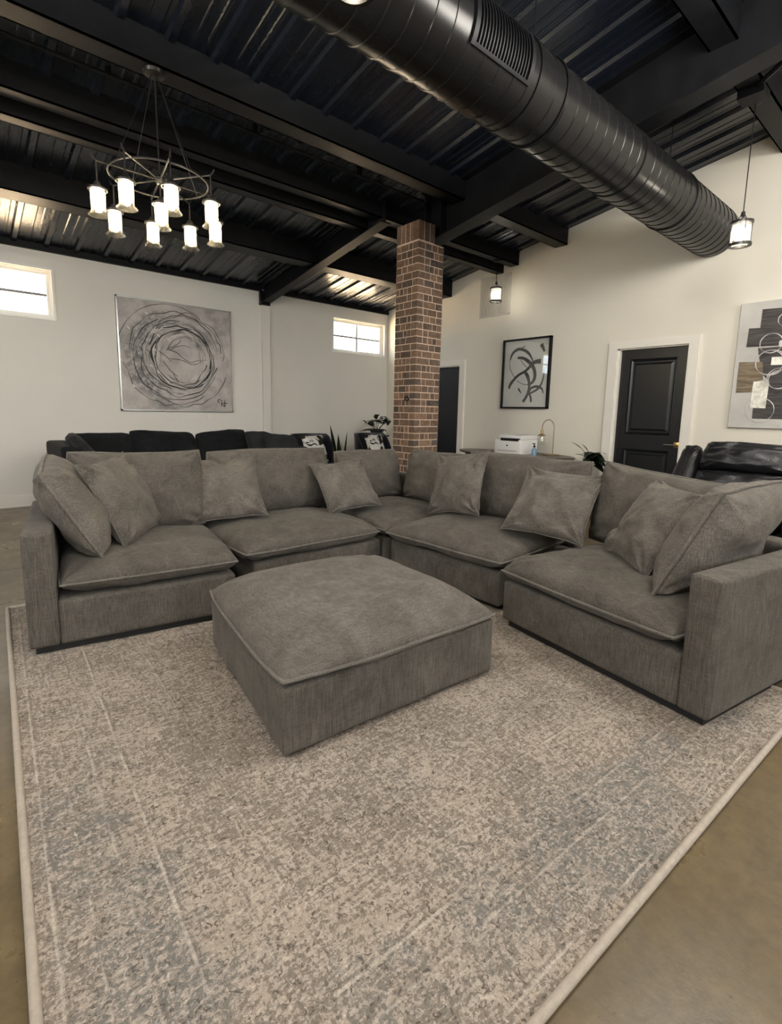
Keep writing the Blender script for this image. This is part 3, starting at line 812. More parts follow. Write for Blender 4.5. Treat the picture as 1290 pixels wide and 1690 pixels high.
# right section (angled), armed at its near end
S5, A5 = (2.134, .552, 0), -9.8
f = frame(S5, A5)
t = thing('sofa_section', 'grey armed sofa section at the right end of the sectional sofa', 'sofa', S5, 'grey sectional sofa sections')
softbox('base', S5, A5, .004, 1.08, .125, 1.155, .046, .275, M['sofa'], t, .02, .006)
softbox('arm', S5, A5, 0, 1.08, 0, .125, .046, .622, M['sofa'], t, .022, .008)
softbox('back_frame', S5, A5, .92, 1.08, .125, 1.155, .275, .62, M['sofa'], t, .03, .004)
shadow_gap(f, [(.06, .06), (.06, 1.08), (.99, .06), (.99, 1.08)], t)
P = [f(.88, 1.15), f(.88, .135), f(-.03, .14), f(-.025, 1.165)]
seat_r([(p.x, p.y) for p in P], t, 22, z=.345, tf=.115)
nn = Vector((math.cos(R(A5)), math.sin(R(A5)), 0))
back(f(.74, 1.17), f(.74, .20), .945, .44, t, 23, .13, .13, dip=.055, nrm=nn, sag=.03)

# side cushions leaning on the two arms
cs = cushion('bolster_cushion', [(.30, 3.02, .885), (.42, 3.78, .93), (.69, 3.66, .46), (.535, 2.915, .44)], .13, .12, M['pillow'],
        pinch=.02, ear=.0, p=2.8, q=.46, wr=.022, pucker=.006, seed=31, n=48, piping=.0085, round_=.03, loc=(.45, 3.2, .45))
tag(cs, 'large piped grey cushion leaning on the left arm of the sofa', 'cushion')
cs = cushion('bolster_cushion', [(3.10, .60, .93), (2.46, .68, .915), (2.305, .865, .435), (2.98, .80, .45)], .14, .15, M['pillow'],
        pinch=.02, ear=.0, p=2.8, q=.46, wr=.026, pucker=.005, seed=37, n=48, piping=.0085, round_=.03, loc=(2.6, .75, .45))
tag(cs, 'large piped grey cushion leaning on the right arm of the sofa', 'cushion')
# six throw pillows
PIL = [
 ([(.487, 3.182, .897), (.804, 3.565, .927), (.991, 3.445, .479), (.674, 3.062, .449)], 'throw pillow tilted against the left arm cushion', 41, .085),
 ([(1.203, 3.677, .846), (1.683, 3.523, .893), (1.631, 3.24, .495), (1.151, 3.394, .448)], 'throw pillow leaning between the two left back cushions', 43, .085),
 ([(2.138, 3.46, .792), (2.577, 3.385, .83), (2.555, 3.085, .489), (2.116, 3.161, .451)], 'throw pillow just left of the sofa corner, tilted with a raised tip', 45, .08),
 ([(2.973, 2.843, .888), (2.992, 2.367, .948), (2.832, 2.305, .505), (2.813, 2.781, .445)], 'throw pillow just right of the sofa corner, standing upright', 47, .08),
 ([(3.013, 2.014, .863), (3.108, 1.513, .838), (2.77, 1.467, .466), (2.675, 1.968, .491)], 'throw pillow leaning across two seats of the right run', 50, .09),
 ([(3.028, 1.166, .872), (2.693, .795, .854), (2.51, .981, .44), (2.845, 1.352, .458)], 'throw pillow leaning on the big cushion at the right arm', 53, .09)]
for quad, lab, seed, t_ in PIL:
    q = [Vector(c) for c in quad]; c = sum(q, Vector())/4
    o = cushion('throw_pillow', quad, t_, t_, M['pillow'], pinch=.055, ear=.05, p=2.4, q=.50, wr=.026, pucker=.011, seed=seed, n=44, piping=.0030, loc=(c.x, c.y, min(v.z for v in q)), dent=.45)
    tag(o, 'grey chenille '+lab, 'pillow', 'grey throw pillows')

# ottoman
def ottoman():
    N, Rt, Bk, Lf = Vector((.77, 1.432, 0)), Vector((1.828, 1.361, 0)), Vector((1.90, 2.36, 0)), Vector((.912, 2.43, 0))
    root = thing('ottoman', 'large square grey upholstered ottoman with a soft crowned top on the rug', 'ottoman', (1.35, 1.9, .012))
    bm = bmesh.new(); box(bm, 0, 1, 0, 1, 0, 1)
    def mp(u, v, z): return N*(1-u)*(1-v)+Rt*u*(1-v)+Bk*u*v+Lf*(1-u)*v+Vector((0, 0, z))
    for v in bm.verts: v.co = mp(v.co.x, v.co.y, .03+v.co.z*.255)
    bmesh.ops.bevel(bm, geom=list(bm.edges), offset=.024, segments=4, profile=.6, affect='EDGES')
    bmesh.ops.subdivide_edges(bm, edges=[e for e in bm.edges if e.calc_length() > .15], cuts=10, use_grid_fill=True)
    for v in bm.verts: v.co += (v.co-Vector((1.35, 1.9, .16))).normalized()*.005*noise.noise(v.co*4)
    link('base', bm, M['sofa'], root)
    e = .018; quad = [mp(-e, 1+e, .315), mp(1+e, 1+e, .315), mp(1+e, -e, .307), mp(-e, -e, .313)]
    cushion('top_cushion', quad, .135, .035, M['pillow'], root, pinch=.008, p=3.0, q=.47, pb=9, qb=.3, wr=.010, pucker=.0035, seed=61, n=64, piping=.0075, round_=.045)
    for u, v in ((.08, .08), (.92, .08), (.92, .92), (.08, .92)):
        c = mp(u, v, 0); bm = bmesh.new(); lathe(bm, (c.x, c.y, 0), [(.03, .0125), (.03, .035)], 12); link('foot', bm, M['foot'], root)
ottoman()

# ------------------------------------------------------------------ dark sectional against the back wall
def dark_sofa():
    root = thing('dark_sectional_sofa', 'long black upholstered sectional sofa with loose cushions by the back wall', 'sofa', (2.3, 6.3, 0))
    bm = bmesh.new(); box(bm, 1.0, 3.4, 5.9, 6.95, 0, .07); link('plinth_shade', bm, M['foot'], root, smooth=False)
    softbox('base', (0, 0, 0), 0, .98, 3.45, 5.85, 7.0, .06, .40, M['darksofa'], root, .03, .004)
    softbox('back_frame', (0, 0, 0), 0, .98, 3.45, 6.78, 7.0, .40, .78, M['darksofa'], root, .05, .004)
    softbox('arm', (0, 0, 0), 0, .78, .98, 5.85, 6.95, .06, .83, M['darksofa'], root, .05, .01)
    softbox('arm', (0, 0, 0), 0, 3.45, 3.62, 5.9, 7.0, .06, .74, M['darksofa'], root, .05, .01)
    for i, (a, b) in enumerate(((1.0, 1.80), (1.82, 2.62), (2.64, 3.44))):
        cushion('seat_cushion', [(a, 6.65, .46), (b, 6.65, .46), (b, 5.80, .46), (a, 5.80, .46)], .06, .06, M['darksofa'], root, pinch=.01, p=5, q=.4, seed=70+i, n=20)
    for i, (a, b, tp, tq) in enumerate(((.93, 1.60, .915, .905), (1.56, 2.33, .950, .905), (2.34, 3.02, .900, .955))):
        cushion('back_cushion', [(a, 6.62, tp), (b, 6.62, tq), (b, 6.42, .48), (a, 6.42, .48)], .12, .10, M['darksofa'], root, pinch=.0, p=4.2, q=.4, seed=74+i, n=30, wr=.02, round_=.05)
    k = 0
    for quad, lab in (([(.83, 5.86, .91), (.93, 6.40, .945), (1.20, 6.34, .50), (1.14, 5.84, .50)], 'charcoal pillow leaning on the left arm of the black sofa'),
                      ([(2.84, 6.25, .955), (3.20, 6.12, .930), (3.22, 5.95, .50), (2.88, 6.05, .50)], 'charcoal pillow on the black sofa, left one of the two at its right end'),
                      ([(2.98, 5.98, .935), (3.40, 5.86, .885), (3.42, 5.72, .50), (3.0, 5.80, .50)], 'charcoal pillow on the black sofa, right one of the two at its right end')):
        o = cushion('sofa_pillow', quad, .09, .07, M['darkpillow'], pinch=.0, p=2.6, q=.45, seed=80+k, n=30, wr=.015, loc=quad[3], round_=.10); k += 1
        tag(o, lab, 'pillow', 'charcoal pillows on the black sofa')
dark_sofa()

# ------------------------------------------------------------------ two black lounge chairs with cowhide pillows
def lounge(cx, cy, ang, lab, plab, seed):
    root = thing('lounge_chair', lab, 'chair', (cx, cy, 0), 'black lounge chairs by the back wall')
    m = Matrix.Translation((cx, cy, 0)) @ Matrix.Rotation(R(ang), 4, 'Z')
    # curved shell back: arc with top edge flaring
    bm = bmesh.new(); n = 20; th = .03
    ring = []
    for i in range(n+1):
        a = PI*(-.06+1.12*i/n)
        x, y = .33*math.cos(a), .04+.30*math.sin(a)
        tp = .88 if .12 < i/n < .88 else .88-.24*abs((.12-i/n) if i/n < .5 else (i/n-.88))/.12
        q = []
        for rr, z in ((1.0, .36), (1.08, tp), (1.0, tp), (.93, .36)):
            q.append(bm.verts.new((x*rr, y*rr, z)))
        ring.append(q)
    for A_, B_ in zip(ring, ring[1:]):
        for k in range(4): bm.faces.new((A_[k], B_[k], B_[(k+1) % 4], A_[(k+1) % 4]))
    bm.faces.new(ring[0]); bm.faces.new(ring[-1])
    bmesh.ops.transform(bm, matrix=m, verts=bm.verts); link('backrest', bm, M['chairblack'], root)
    bm = bmesh.new(); box(bm, -.30, .30, -.30, .30, .34, .46, ); bevel(bm, .04, 4)
    bmesh.ops.transform(bm, matrix=m, verts=bm.verts); link('seat', bm, M['chairblack'], root)
    for sx in (-1, 1):
        for sy in (-1, 1):
            bm = bmesh.new(); tube(bm, [(sx*.24, sy*.24, .35), (sx*.29, sy*.29, 0)], [.018, .012], 10)
            bmesh.ops.transform(bm, matrix=m, verts=bm.verts); link('leg', bm, M['chairblack'], root)
    q = [m @ Vector(c) for c in ((-.20, .10, .86), (.20, .10, .86), (.20, -.06, .48), (-.20, -.06, .48))]
    o = cushion('cowhide_pillow', q, .06, .06, M['cowhide'], pinch=.04, p=2.4, q=.5, seed=seed, n=24, wr=.008, loc=q[3])
    tag(o, plab, 'pillow', 'cowhide pillows on the lounge chairs')
lounge(4.04, 6.40, 8, 'black curved-back lounge chair beside the black sofa', 'black and white cowhide pillow on the chair beside the black sofa', 91)
lounge(5.14, 6.32, 10, 'black curved-back lounge chair partly hidden by the brick column', 'black and white cowhide pillow on the chair by the brick column', 94)

def leafmesh(bm, base, d, L, wd, droop=.2, fold=.25):
    base = Vector(base); d = Vector(d).normalized(); side = d.cross(Vector((0, 0, 1)))
    side = side.normalized() if side.length > .05 else Vector((1, 0, 0)); up = side.cross(d)
    n = 7; rows = []
    for i in range(n+1):
        s = i/n; w_ = wd*math.sin(PI*min(1, s*.93+.07))**.8*(1-s*.15)
        if i == n: w_ = .0008
        c = base+d*L*s-Vector((0, 0, 1))*droop*L*s*s
        rows.append([bm.verts.new(c+side*w_*k+up*abs(k)*w_*fold) for k in (-1, 0, 1)])
    for A_, B_ in zip(rows, rows[1:]):
        for k in range(2): bm.faces.new((A_[k], A_[k+1], B_[k+1], B_[k]))
    geo = bmesh.ops.solidify(bm, geom=[f for r in [rows] for f in {f for a in r for v in a for f in v.link_faces}], thickness=.0012)
# snake plant
def snake():
    root = thing('snake_plant', 'tall dark snake plant in a pot between the two lounge chairs', 'plant', (4.58, 6.62, 0))
    bm = bmesh.new(); lathe(bm, (4.58, 6.62, 0), [(.0, 0), (.12, 0), (.15, .30), (.135, .30), (.125, .05)], 24); link('pot', bm, M['pot'], root)
    bm = bmesh.new(); lathe(bm, (4.58, 6.62, .27), [(0, 0), (.138, 0)], 20); link('soil', bm, M['stem'], root)
    for i, (dx, dy, tx, ty, L, w_) in enumerate([(0, 0, -.20, -.02, .78, .052), (.05, .03, -.03, .0, .62, .045), (-.05, 0, -.33, 0, .60, .036), (.12, 0, .10, 0, .66, .030), (.02, -.03, .05, -.05, .50, .04), (-.03, .03, -.12, .05, .58, .04)]):
        bm = bmesh.new(); d = Vector((tx, ty, 1)); leafmesh(bm, (4.58+dx, 6.62+dy, .26), d, L, w_, .02, .3)
        link('leaf', bm, M['snake'], root)
snake()
def bushy(root, c, h0, leaves, seed, stems=4, L=.10, wd=.03, spread=.18, mat='leaf'):
    random.seed(seed)
    for s in range(stems):
        a = 2*PI*s/stems+random.uniform(-.4, .4); tip = Vector((c[0]+spread*.6*math.cos(a), c[1]+spread*.6*math.sin(a), h0+random.uniform(.10, .24)))
        b = Vector((c[0], c[1], c[2])); mid = (b+tip)/2+Vector((0, 0, .03))
        bm = bmesh.new(); tube(bm, [b, mid, tip], [.006, .005, .003], 6); link('stem', bm, M['stem'], root)
        for k in range(leaves//stems):
            t_ = random.uniform(.35, 1); p_ = b.lerp(tip, t_)+Vector((0, 0, .03*(1-abs(2*t_-1))))
            an = random.uniform(0, 2*PI); d = Vector((math.cos(an), math.sin(an), random.uniform(-.1, .9)))
            bm = bmesh.new(); leafmesh(bm, p_, d, L*random.uniform(.7, 1.3), wd*random.uniform(.7, 1.2), .35)
            link('leaf', bm, M[mat], root)
# side table and plant behind the second chair
def corner_plant():
    root = thing('plant_stand', 'small dark wooden stand behind the second lounge chair', 'table', (5.62, 6.92, 0))
    bm = bmesh.new(); lathe(bm, (5.62, 6.92, 0), [(0, .80), (.22, .80), (.22, .83), (0, .83)], 28); link('top', bm, M['wood'], root)
    for k in range(3):
        a = k*2*PI/3; bm = bmesh.new(); tube(bm, [(5.62+.14*math.cos(a), 6.92+.14*math.sin(a), .80), (5.62+.18*math.cos(a), 6.92+.18*math.sin(a), 0)], .014, 8); link('leg', bm, M['wood'], root)
    root = thing('potted_plant', 'leafy potted plant spreading above the chair left of the brick column', 'plant', (5.62, 6.92, .83))
    bm = bmesh.new(); lathe(bm, (5.62, 6.92, .83), [(0, 0), (.10, 0), (.13, .10), (.115, .10), (.1, .02)], 24); link('pot', bm, M['pot'], root)
    bushy(root, (5.62, 6.92, .88), .92, 40, 3, 6, .17, .042, .38)
    random.seed(8)
    for k in range(14):
        a = random.uniform(0, 2*PI); bm = bmesh.new(); leafmesh(bm, (5.62, 6.92, .91), (math.cos(a), math.sin(a), .25), random.uniform(.22, .34), .045, .35); link('leaf', bm, M['leaf'], root)
corner_plant()

# ------------------------------------------------------------------ console table, printer, bottle, lamp, plant
def console():
    cx, cy, zt = 5.86, 4.20, .70
    root = thing('oval_table', 'oval dark wood table against the right wall carrying the printer', 'table', (cx, cy, 0))
    bm = bmesh.new()
    m = Matrix.Translation((cx, cy, 0)) @ Matrix.Diagonal((.42, .92, 1, 1))
    lathe(bm, (0, 0, 0), [(0, zt-.028), (.98, zt-.028), (1, zt-.014), (.985, zt), (0, zt)], 56); bmesh.ops.transform(bm, matrix=m, verts=bm.verts); link('top', bm, M['wood'], root)
    bm = bmesh.new(); lathe(bm, (0, 0, 0), [(.88, zt-.10), (.88, zt-.028), (.84, zt-.028), (.84, zt-.10)], 48, closed_prof=True); bmesh.ops.transform(bm, matrix=m, verts=bm.verts); link('apron', bm, M['wood'], root)
    for sx in (-1, 1):
        for sy in (-1, 1):
            bm = bmesh.new(); tube(bm, [(cx+sx*.26, cy+sy*.55, zt-.03), (cx+sx*.27, cy+sy*.58, 0)], [.028, .018], 10); link('leg', bm, M['wood'], root)
    # printer
    px0, px1, py0, py1, z0 = 5.50, 5.88, 3.83, 4.25, zt
    root = thing('printer', 'white office printer on the oval table', 'printer', (px0+.2, (py0+py1)/2, z0))
    bm = bmesh.new(); box(bm, px0, px1, py0, py1, z0+.006, z0+.205); bevel(bm, .012, 3); link('body', bm, M['white'], root)
    bm = bmesh.new(); box(bm, px0+.03, px1, py0+.005, py1-.06, z0+.205, z0+.262); bevel(bm, .010, 3); link('scanner_lid', bm, M['white'], root)
    bm = bmesh.new(); box(bm, px0-.004, px0+.05, py0+.035, py1-.10, z0+.185, z0+.222); bevel(bm, .004, 2); link('paper_slot', bm, M['blackplastic'], root)
    bm = bmesh.new(); box(bm, px0-.003, px0+.002, py0+.06, py1-.06, z0+.052, z0+.060); link('drawer_groove', bm, M['greyplastic'], root, smooth=False)
    bm = bmesh.new(); lathe(bm, (px0-.002, (py0+py1)/2, z0+.125), [(0, -.003), (.011, -.003), (.011, .003)], 18, 'X'); link('power_button', bm, M['blackplastic'], root)
    # bottle
    bx, by = 5.60, 3.69
    root = thing('spray_bottle', 'small clear blue bottle with black pump beside the printer', 'bottle', (bx, by, zt))
    bm = bmesh.new(); lathe(bm, (bx, by, zt), [(0, .001), (.030, .001), (.032, .01), (.032, .085), (.022, .105), (.012, .112), (.012, .12), (0, .12)], 20); link('body', bm, M['bluebottle'], root)
    bm = bmesh.new(); lathe(bm, (bx, by, zt), [(.0, .12), (.016, .12), (.016, .138), (.006, .142), (.006, .16), (0, .16)], 16); box(bm, bx-.035, bx+.008, by-.008, by+.008, zt+.158, zt+.170); link('pump', bm, M['blackplastic'], root)
    # lamp
    lx, ly = 6.02, 3.70
    root = thing('desk_lamp', 'aged brass gooseneck table lamp with a small glass shade', 'lamp', (lx, ly, zt))
    bm = bmesh.new(); lathe(bm, (lx, ly, zt), [(0, .001), (.11, .001), (.112, .012), (.02, .02), (0, .02)], 32); link('base', bm, M['oldbrass'], root)
    pts = [(lx, ly-.02, zt+.012), (lx, ly-.02, zt+.36)]
    pts += [(lx, ly-.02+.09*(1-math.cos(a)), zt+.36+.11*math.sin(a)) for a in [i*PI/14 for i in range(1, 15)]]
    pts.append((lx, ly+.16, zt+.33))
    bm = bmesh.new(); tube(bm, pts, .006, 10); link('gooseneck', bm, M['oldbrass'], root)
    sx, sy, sz = lx, ly+.16, zt+.33
    bm = bmesh.new(); lathe(bm, (sx, sy, sz), [(0, .01), (.016, .01), (.02, -.05), (.055, -.075), (.055, -.08), (0, -.08)], 24); link('lamp_cap', bm, M['oldbrass'], root)
    bm = bmesh.new(); lathe(bm, (sx, sy, sz), [(.030, -.08), (.045, -.13), (.042, -.20), (.040, -.20), (.043, -.13), (.028, -.08)], 24, closed_prof=True); link('glass_shade', bm, M['glass'], root)
    bm = bmesh.new(); sphere(bm, (sx, sy, sz-.125), .022); link('bulb', bm, M['white'], root)
console()
def rubber_plant():
    cx, cy = 5.98, 3.08
    root = thing('rubber_plant', 'dark broad-leaved plant in front of the wall left of the panelled door', 'plant', (cx, cy, 0))
    bm = bmesh.new(); lathe(bm, (cx, cy, 0), [(0, 0), (.11, 0), (.15, .34), (.135, .34), (.12, .05)], 24); link('pot', bm, M['pot'], root)
    bm = bmesh.new(); tube(bm, [(cx, cy, .05), (cx, cy, .62)], [.014, .01], 8); link('trunk', bm, M['stem'], root)
    random.seed(12)
    for k in range(40):
        a = random.uniform(0, 2*PI); z = random.uniform(.62, .78)
        bm = bmesh.new(); leafmesh(bm, (cx, cy, z), (math.cos(a), math.sin(a), random.uniform(-.1, .75)), random.uniform(.13, .20), .062, .5, .12); link('leaf', bm, M['leaf'], root)
    for d, L in (((-.25, .95, .75), .32), ((-.2, .95, .25), .22), ((-.5, .5, .9), .22)):
        bm = bmesh.new(); e = Vector((cx, cy, .70))+Vector(d).normalized()*L*.55; tube(bm, [(cx, cy, .68), e], .004, 6); link('stem', bm, M['stem'], root)
        bm = bmesh.new(); leafmesh(bm, e, d, L*.6, .028, .1); link('leaf', bm, M['leaf'], root)
rubber_plant()

# ------------------------------------------------------------------ recliner
def recliner():
    root = thing('recliner', 'black leather recliner with padded backrest behind the right end of the sofa', 'chair', (4.75, 1.15, 0))
    f = frame((4.75, 1.17, 0), 0)
    softbox('base', (0, 0, 0), 0, 4.15, 4.95, .80, 1.52, .08, .42, M['leather'], root, .04, .01)
    cushion('seat_cushion', [(4.85, 1.50, .46), (4.85, .84, .46), (4.05, .84, .46), (4.05, 1.50, .46)], .08, .05, M['leather'], root, pinch=.01, p=4, q=.4, seed=101, n=24)
    softbox('armrest', (0, 0, 0), 0, 4.15, 4.98, 1.53, 1.72, .08, .60, M['leather'], root, .06, .01)
    softbox('armrest', (0, 0, 0), 0, 4.15, 4.98, .60, .79, .08, .60, M['leather'], root, .06, .01)
    # backrest: head roll and lumbar roll, slightly reclined; wing on the far side
    cushion('headrest', [(4.78, 1.47, 1.03), (4.80, .83, 1.03), (4.72, .82, .80), (4.70, 1.50, .80)], .12, .10, M['leather'], root, pinch=.01, p=4.5, q=.38, seed=103, n=34, wr=.022, round_=.06)
    cushion('backrest', [(4.72, 1.50, .80), (4.74, .82, .80), (4.62, .80, .48), (4.60, 1.53, .48)], .13, .12, M['leather'], root, pinch=.01, p=4, q=.4, seed=106, n=34, wr=.022)
    cushion('back_wing', [(4.86, 1.66, .99), (4.78, 1.50, 1.0), (4.64, 1.54, .50), (4.72, 1.74, .50)], .06, .06, M['leather'], root, pinch=.0, p=3.5, q=.42, seed=108, n=24, round_=.12)
    cushion('back_wing', [(4.78, .80, 1.0), (4.86, .66, .99), (4.72, .58, .50), (4.64, .76, .50)], .06, .06, M['leather'], root, pinch=.0, p=3.5, q=.42, seed=109, n=24, round_=.12)
    softbox('back_shell', (0, 0, 0), 0, 4.82, 4.98, .72, 1.60, .30, .90, M['leather'], root, .05, .01)
recliner()

# ------------------------------------------------------------------ wall art
def ribbon(bm, pts, ws, plane, off, th=.0015):
    """flat brush stroke with changing width; plane 'B' lies on the right wall (y,z), 'A' on the back wall (x,z)"""
    P = [Vector((a, b)) for a, b in pts]
    Q, W2 = [], []
    n = len(P)
    for i in range(n-1):                                  # Catmull-Rom smoothing
        p0, p1, p2, p3 = P[max(0, i-1)], P[i], P[i+1], P[min(n-1, i+2)]
        for k in range(6):
            t = k/6
            Q.append(.5*((2*p1)+(p2-p0)*t+(2*p0-5*p1+4*p2-p3)*t*t+(3*p1-p0-3*p2+p3)*t**3)); W2.append(ws[i]*(1-t)+ws[i+1]*t)
    Q.append(P[-1]); W2.append(ws[-1])
    L = []
    for i, q in enumerate(Q):
        t = (Q[min(len(Q)-1, i+1)]-Q[max(0, i-1)]); t = t.normalized() if t.length > 1e-9 else Vector((1, 0))
        nrm = Vector((-t.y, t.x))*W2[i]/2
        row = []
        for s, o in ((1, th), (-1, th), (-1, 0), (1, 0)):
            a = q+nrm*s
            row.append(bm.verts.new((off-o, a.x, a.y) if plane == 'B' else (a.x, off-o, a.y)))
        L.append(row)
    for A_, B_ in zip(L, L[1:]):
        for k in range(4): bm.faces.new((A_[k], A_[(k+1) % 4], B_[(k+1) % 4], B_[k]))
    bm.faces.new(L[0]); bm.faces.new(L[-1])
def art():
    # ring painting on the back wall
    x0, x1, z0, z1 = 1.70, 3.235, 1.178, 2.65
    root = thing('ring_painting', 'square abstract painting of swirling grey rings in a thin silver frame', 'painting', ((x0+x1)/2, YA-.02, z0))
    bm = bmesh.new(); e = .018
    for a, b, c, d_ in ((x0, x1, z1-e, z1), (x0, x1, z0, z0+e), (x0, x0+e, z0, z1), (x1-e, x1, z0, z1)): box(bm, a, b, YA-.045, YA, c, d_)
    link('frame', bm, M['steel'], root, smooth=False)
    bm = bmesh.new(); box(bm, x0+e, x1-e, YA-.034, YA-.004, z0+e, z1-e)
    cv = link('canvas', bm, M['artring'], None, smooth=False)      # canvas keeps world coordinates for its brushwork
    cv.parent = root; cv.location = -ORG[root]
    yy = YA-.034
    def circ(cx, cz, r, a0, a1, wob, seed, n=30):
        return [(cx+(r+wob*noise.noise(Vector((i*.26, seed, 0))))*math.cos(a0+(a1-a0)*i/n), cz+(r+wob*noise.noise(Vector((i*.26, seed, 5))))*math.sin(a0+(a1-a0)*i/n)) for i in range(n+1)]
    bm = bmesh.new(); random.seed(4)
    for k, (cx, cz, r, a0, a1, w_) in enumerate([(2.52, 1.91, .40, 0, 2*PI, .008), (2.52, 1.90, .415, 2.6, 6.6, .010), (2.50, 1.92, .44, -.3, 2.8, .009), (2.53, 1.93, .375, .1, 2.9, .007),
            (2.44, 1.90, .56, 2.0, 5.9, .006), (2.47, 1.92, .52, 3.2, 6.1, .007), (2.42, 1.93, .60, .2, 3.0, .005), (2.55, 1.97, .53, .1, 2.3, .005), (2.60, 2.02, .50, -.2, 2.6, .004),
            (2.38, 1.90, .64, 3.3, 5.4, .005), (2.36, 1.96, .66, .9, 3.2, .004), (2.50, 1.88, .33, 3.0, 6.2, .007), (2.55, 1.86, .60, 3.6, 6.0, .005), (2.46, 1.95, .47, 1.5, 4.2, .006)]):
        pts = circ(cx, cz, r, a0, a1, .05, k*3.3); ribbon(bm, pts, [w_*1.35*(.5+.9*abs(math.sin(i*.3+k))) for i in range(len(pts))], 'A', yy-k*.0004)
    br = [(2.323, 2.02), (2.43, 1.99), (2.52, 1.92), (2.62, 1.87), (2.72, 1.90), (2.87, 1.92)]
    ribbon(bm, br, [.012, .009, .008, .006, .006, .003], 'A', yy-.006)
    for pts in ([(2.32, 2.03), (2.40, 2.07), (2.48, 2.13), (2.50, 2.18)], [(2.36, 2.02), (2.44, 2.07), (2.55, 2.09), (2.62, 2.07)], [(2.34, 1.90), (2.50, 1.89), (2.66, 1.84), (2.80, 1.90)], [(2.30, 2.00), (2.36, 2.10), (2.42, 2.16), (2.52, 2.20)],
                [(2.20, 1.99), (2.30, 1.92), (2.36, 1.86)], [(2.25, 1.86), (2.34, 1.74), (2.44, 1.66)], [(2.37, 1.72), (2.42, 1.62), (2.44, 1.58)], [(2.05, 2.0), (2.10, 1.93), (2.12, 1.86)]):
        ribbon(bm, pts, [.008, .008, .007, .004][:len(pts)], 'A', yy-.0062)
    # signature strokes, lower right
    for pts in ([(3.03, 1.31), (3.00, 1.34), (3.02, 1.36), (3.05, 1.35)], [(3.06, 1.35), (3.055, 1.27)], [(3.105, 1.35), (3.10, 1.25)], [(3.05, 1.30), (3.10, 1.305), (3.14, 1.31)], [(3.06, 1.27), (3.12, 1.268)]):
        ribbon(bm, pts, [.010]*len(pts), 'A', yy-.0064)
    link('brush_strokes', bm, M['ink'], cv, smooth=False).location = (0, 0, 0)
    bm = bmesh.new()
    for k, (cx, cz, r, a0, a1, w_) in enumerate([(2.52, 1.91, .392, 2.7, 4.2, .010), (2.52, 1.91, .425, -.9, .5, .008), (2.50, 1.91, .49, 2.3, 3.4, .007), (2.46, 1.93, .43, 1.9, 2.4, .012)]):
        b2 = bmesh.new(); pts = circ(cx, cz, r, a0, a1, .02, k*2.1, 14); ribbon(b2, pts, [w_*(.4+.8*abs(math.sin(i*.8+k))) for i in range(15)], 'A', yy-.0066)
        link('white_arc_stroke', b2, M['whitepaint'], cv, smooth=False).location = (0, 0, 0)
    for (x, z) in ((2.19, 2.21), (2.32, 2.17), (2.13, 2.02), (2.08, 1.80), (2.17, 1.72), (1.85, 1.52), (1.82, 2.27), (2.05, 2.48)):
        b2 = bmesh.new(); ribbon(b2, [(x, z), (x+.02, z-.02), (x+.035, z-.03)], [.018, .022, .01], 'A', yy-.0068)
        link('white_fleck', b2, M['whitepaint'], cv, smooth=False).location = (0, 0, 0)
    bm.free()
    # framed ink picture on the right wall
    y0, y1, z0, z1 = 3.965, 4.76, 1.32, 2.31
    root = thing('ink_picture', 'framed black brush-stroke artwork on white paper left of the panelled door', 'picture', (XB, (y0+y1)/2, z0))
    bm = bmesh.new(); e = .022
    for a, b, c, d_ in ((y0, y1, z1-e, z1), (y0, y1, z0, z0+e), (y0, y0+e, z0, z1), (y1-e, y1, z0, z1)): box(bm, XB-.055, XB, a, b, c, d_)
    link('frame', bm, M['blackmetal'], root, smooth=False)
    bm = bmesh.new(); box(bm, XB-.02, XB-.003, y0+e, y1-e, z0+e, z1-e); pp = link('paper', bm, M['paper'], root, smooth=False)
    S = [[(4.641, 2.007, 8), (4.633, 2.059, 30), (4.594, 2.126, 45), (4.512, 2.168, 50), (4.417, 2.152, 45), (4.331, 2.099, 45), (4.275, 2.027, 25), (4.25, 1.966, 10)], [(4.514, 2.047, 35), (4.419, 2.036, 45), (4.322, 1.983, 55), (4.246, 1.907, 60), (4.21, 1.82, 55), (4.214, 1.735, 50), (4.26, 1.676, 40), (4.331, 1.661, 10), (4.415, 1.672, 8), (4.503, 1.719, 10)], [(4.122, 1.975, 80), (4.191, 1.975, 60), (4.259, 1.95, 55), (4.326, 1.885, 45), (4.385, 1.845, 40), (4.487, 1.797, 40), (4.558, 1.738, 45), (4.619, 1.669, 50), (4.642, 1.607, 30)], [(4.374, 1.836, 50), (4.329, 1.782, 60), (4.297, 1.695, 45), (4.291, 1.608, 45), (4.32, 1.505, 45), (4.382, 1.413, 45)], [(4.286, 1.539, 30), (4.256, 1.478, 35), (4.247, 1.413, 35)], [(4.065, 1.864, 8), (4.063, 1.772, 20), (4.09, 1.672, 30), (4.144, 1.597, 35), (4.221, 1.555, 30), (4.281, 1.53, 25)], [(4.282, 1.548, 20), (4.265, 1.599, 35), (4.196, 1.628, 40), (4.126, 1.622, 40), (4.074, 1.587, 30), (4.055, 1.527, 10)], [(4.652, 2.007, 6), (4.634, 1.9, 8), (4.573, 1.8, 10), (4.526, 1.737, 12)], [(4.474, 1.612, 25), (4.451, 1.577, 25), (4.417, 1.541, 10)], [(4.129, 2.209, 60), (4.096, 2.157, 45), (4.073, 2.105, 25)], [(4.459, 2.013, 8), (4.403, 1.949, 10), (4.348, 1.903, 8)], [(4.449, 2.176, 20), (4.389, 2.206, 10)]]
    bm = bmesh.new()
    for k, s in enumerate(S): ribbon(bm, [(a, b) for a, b, c in s], [c*.00092 for a, b, c in s], 'B', XB-.0202-k*.0003)
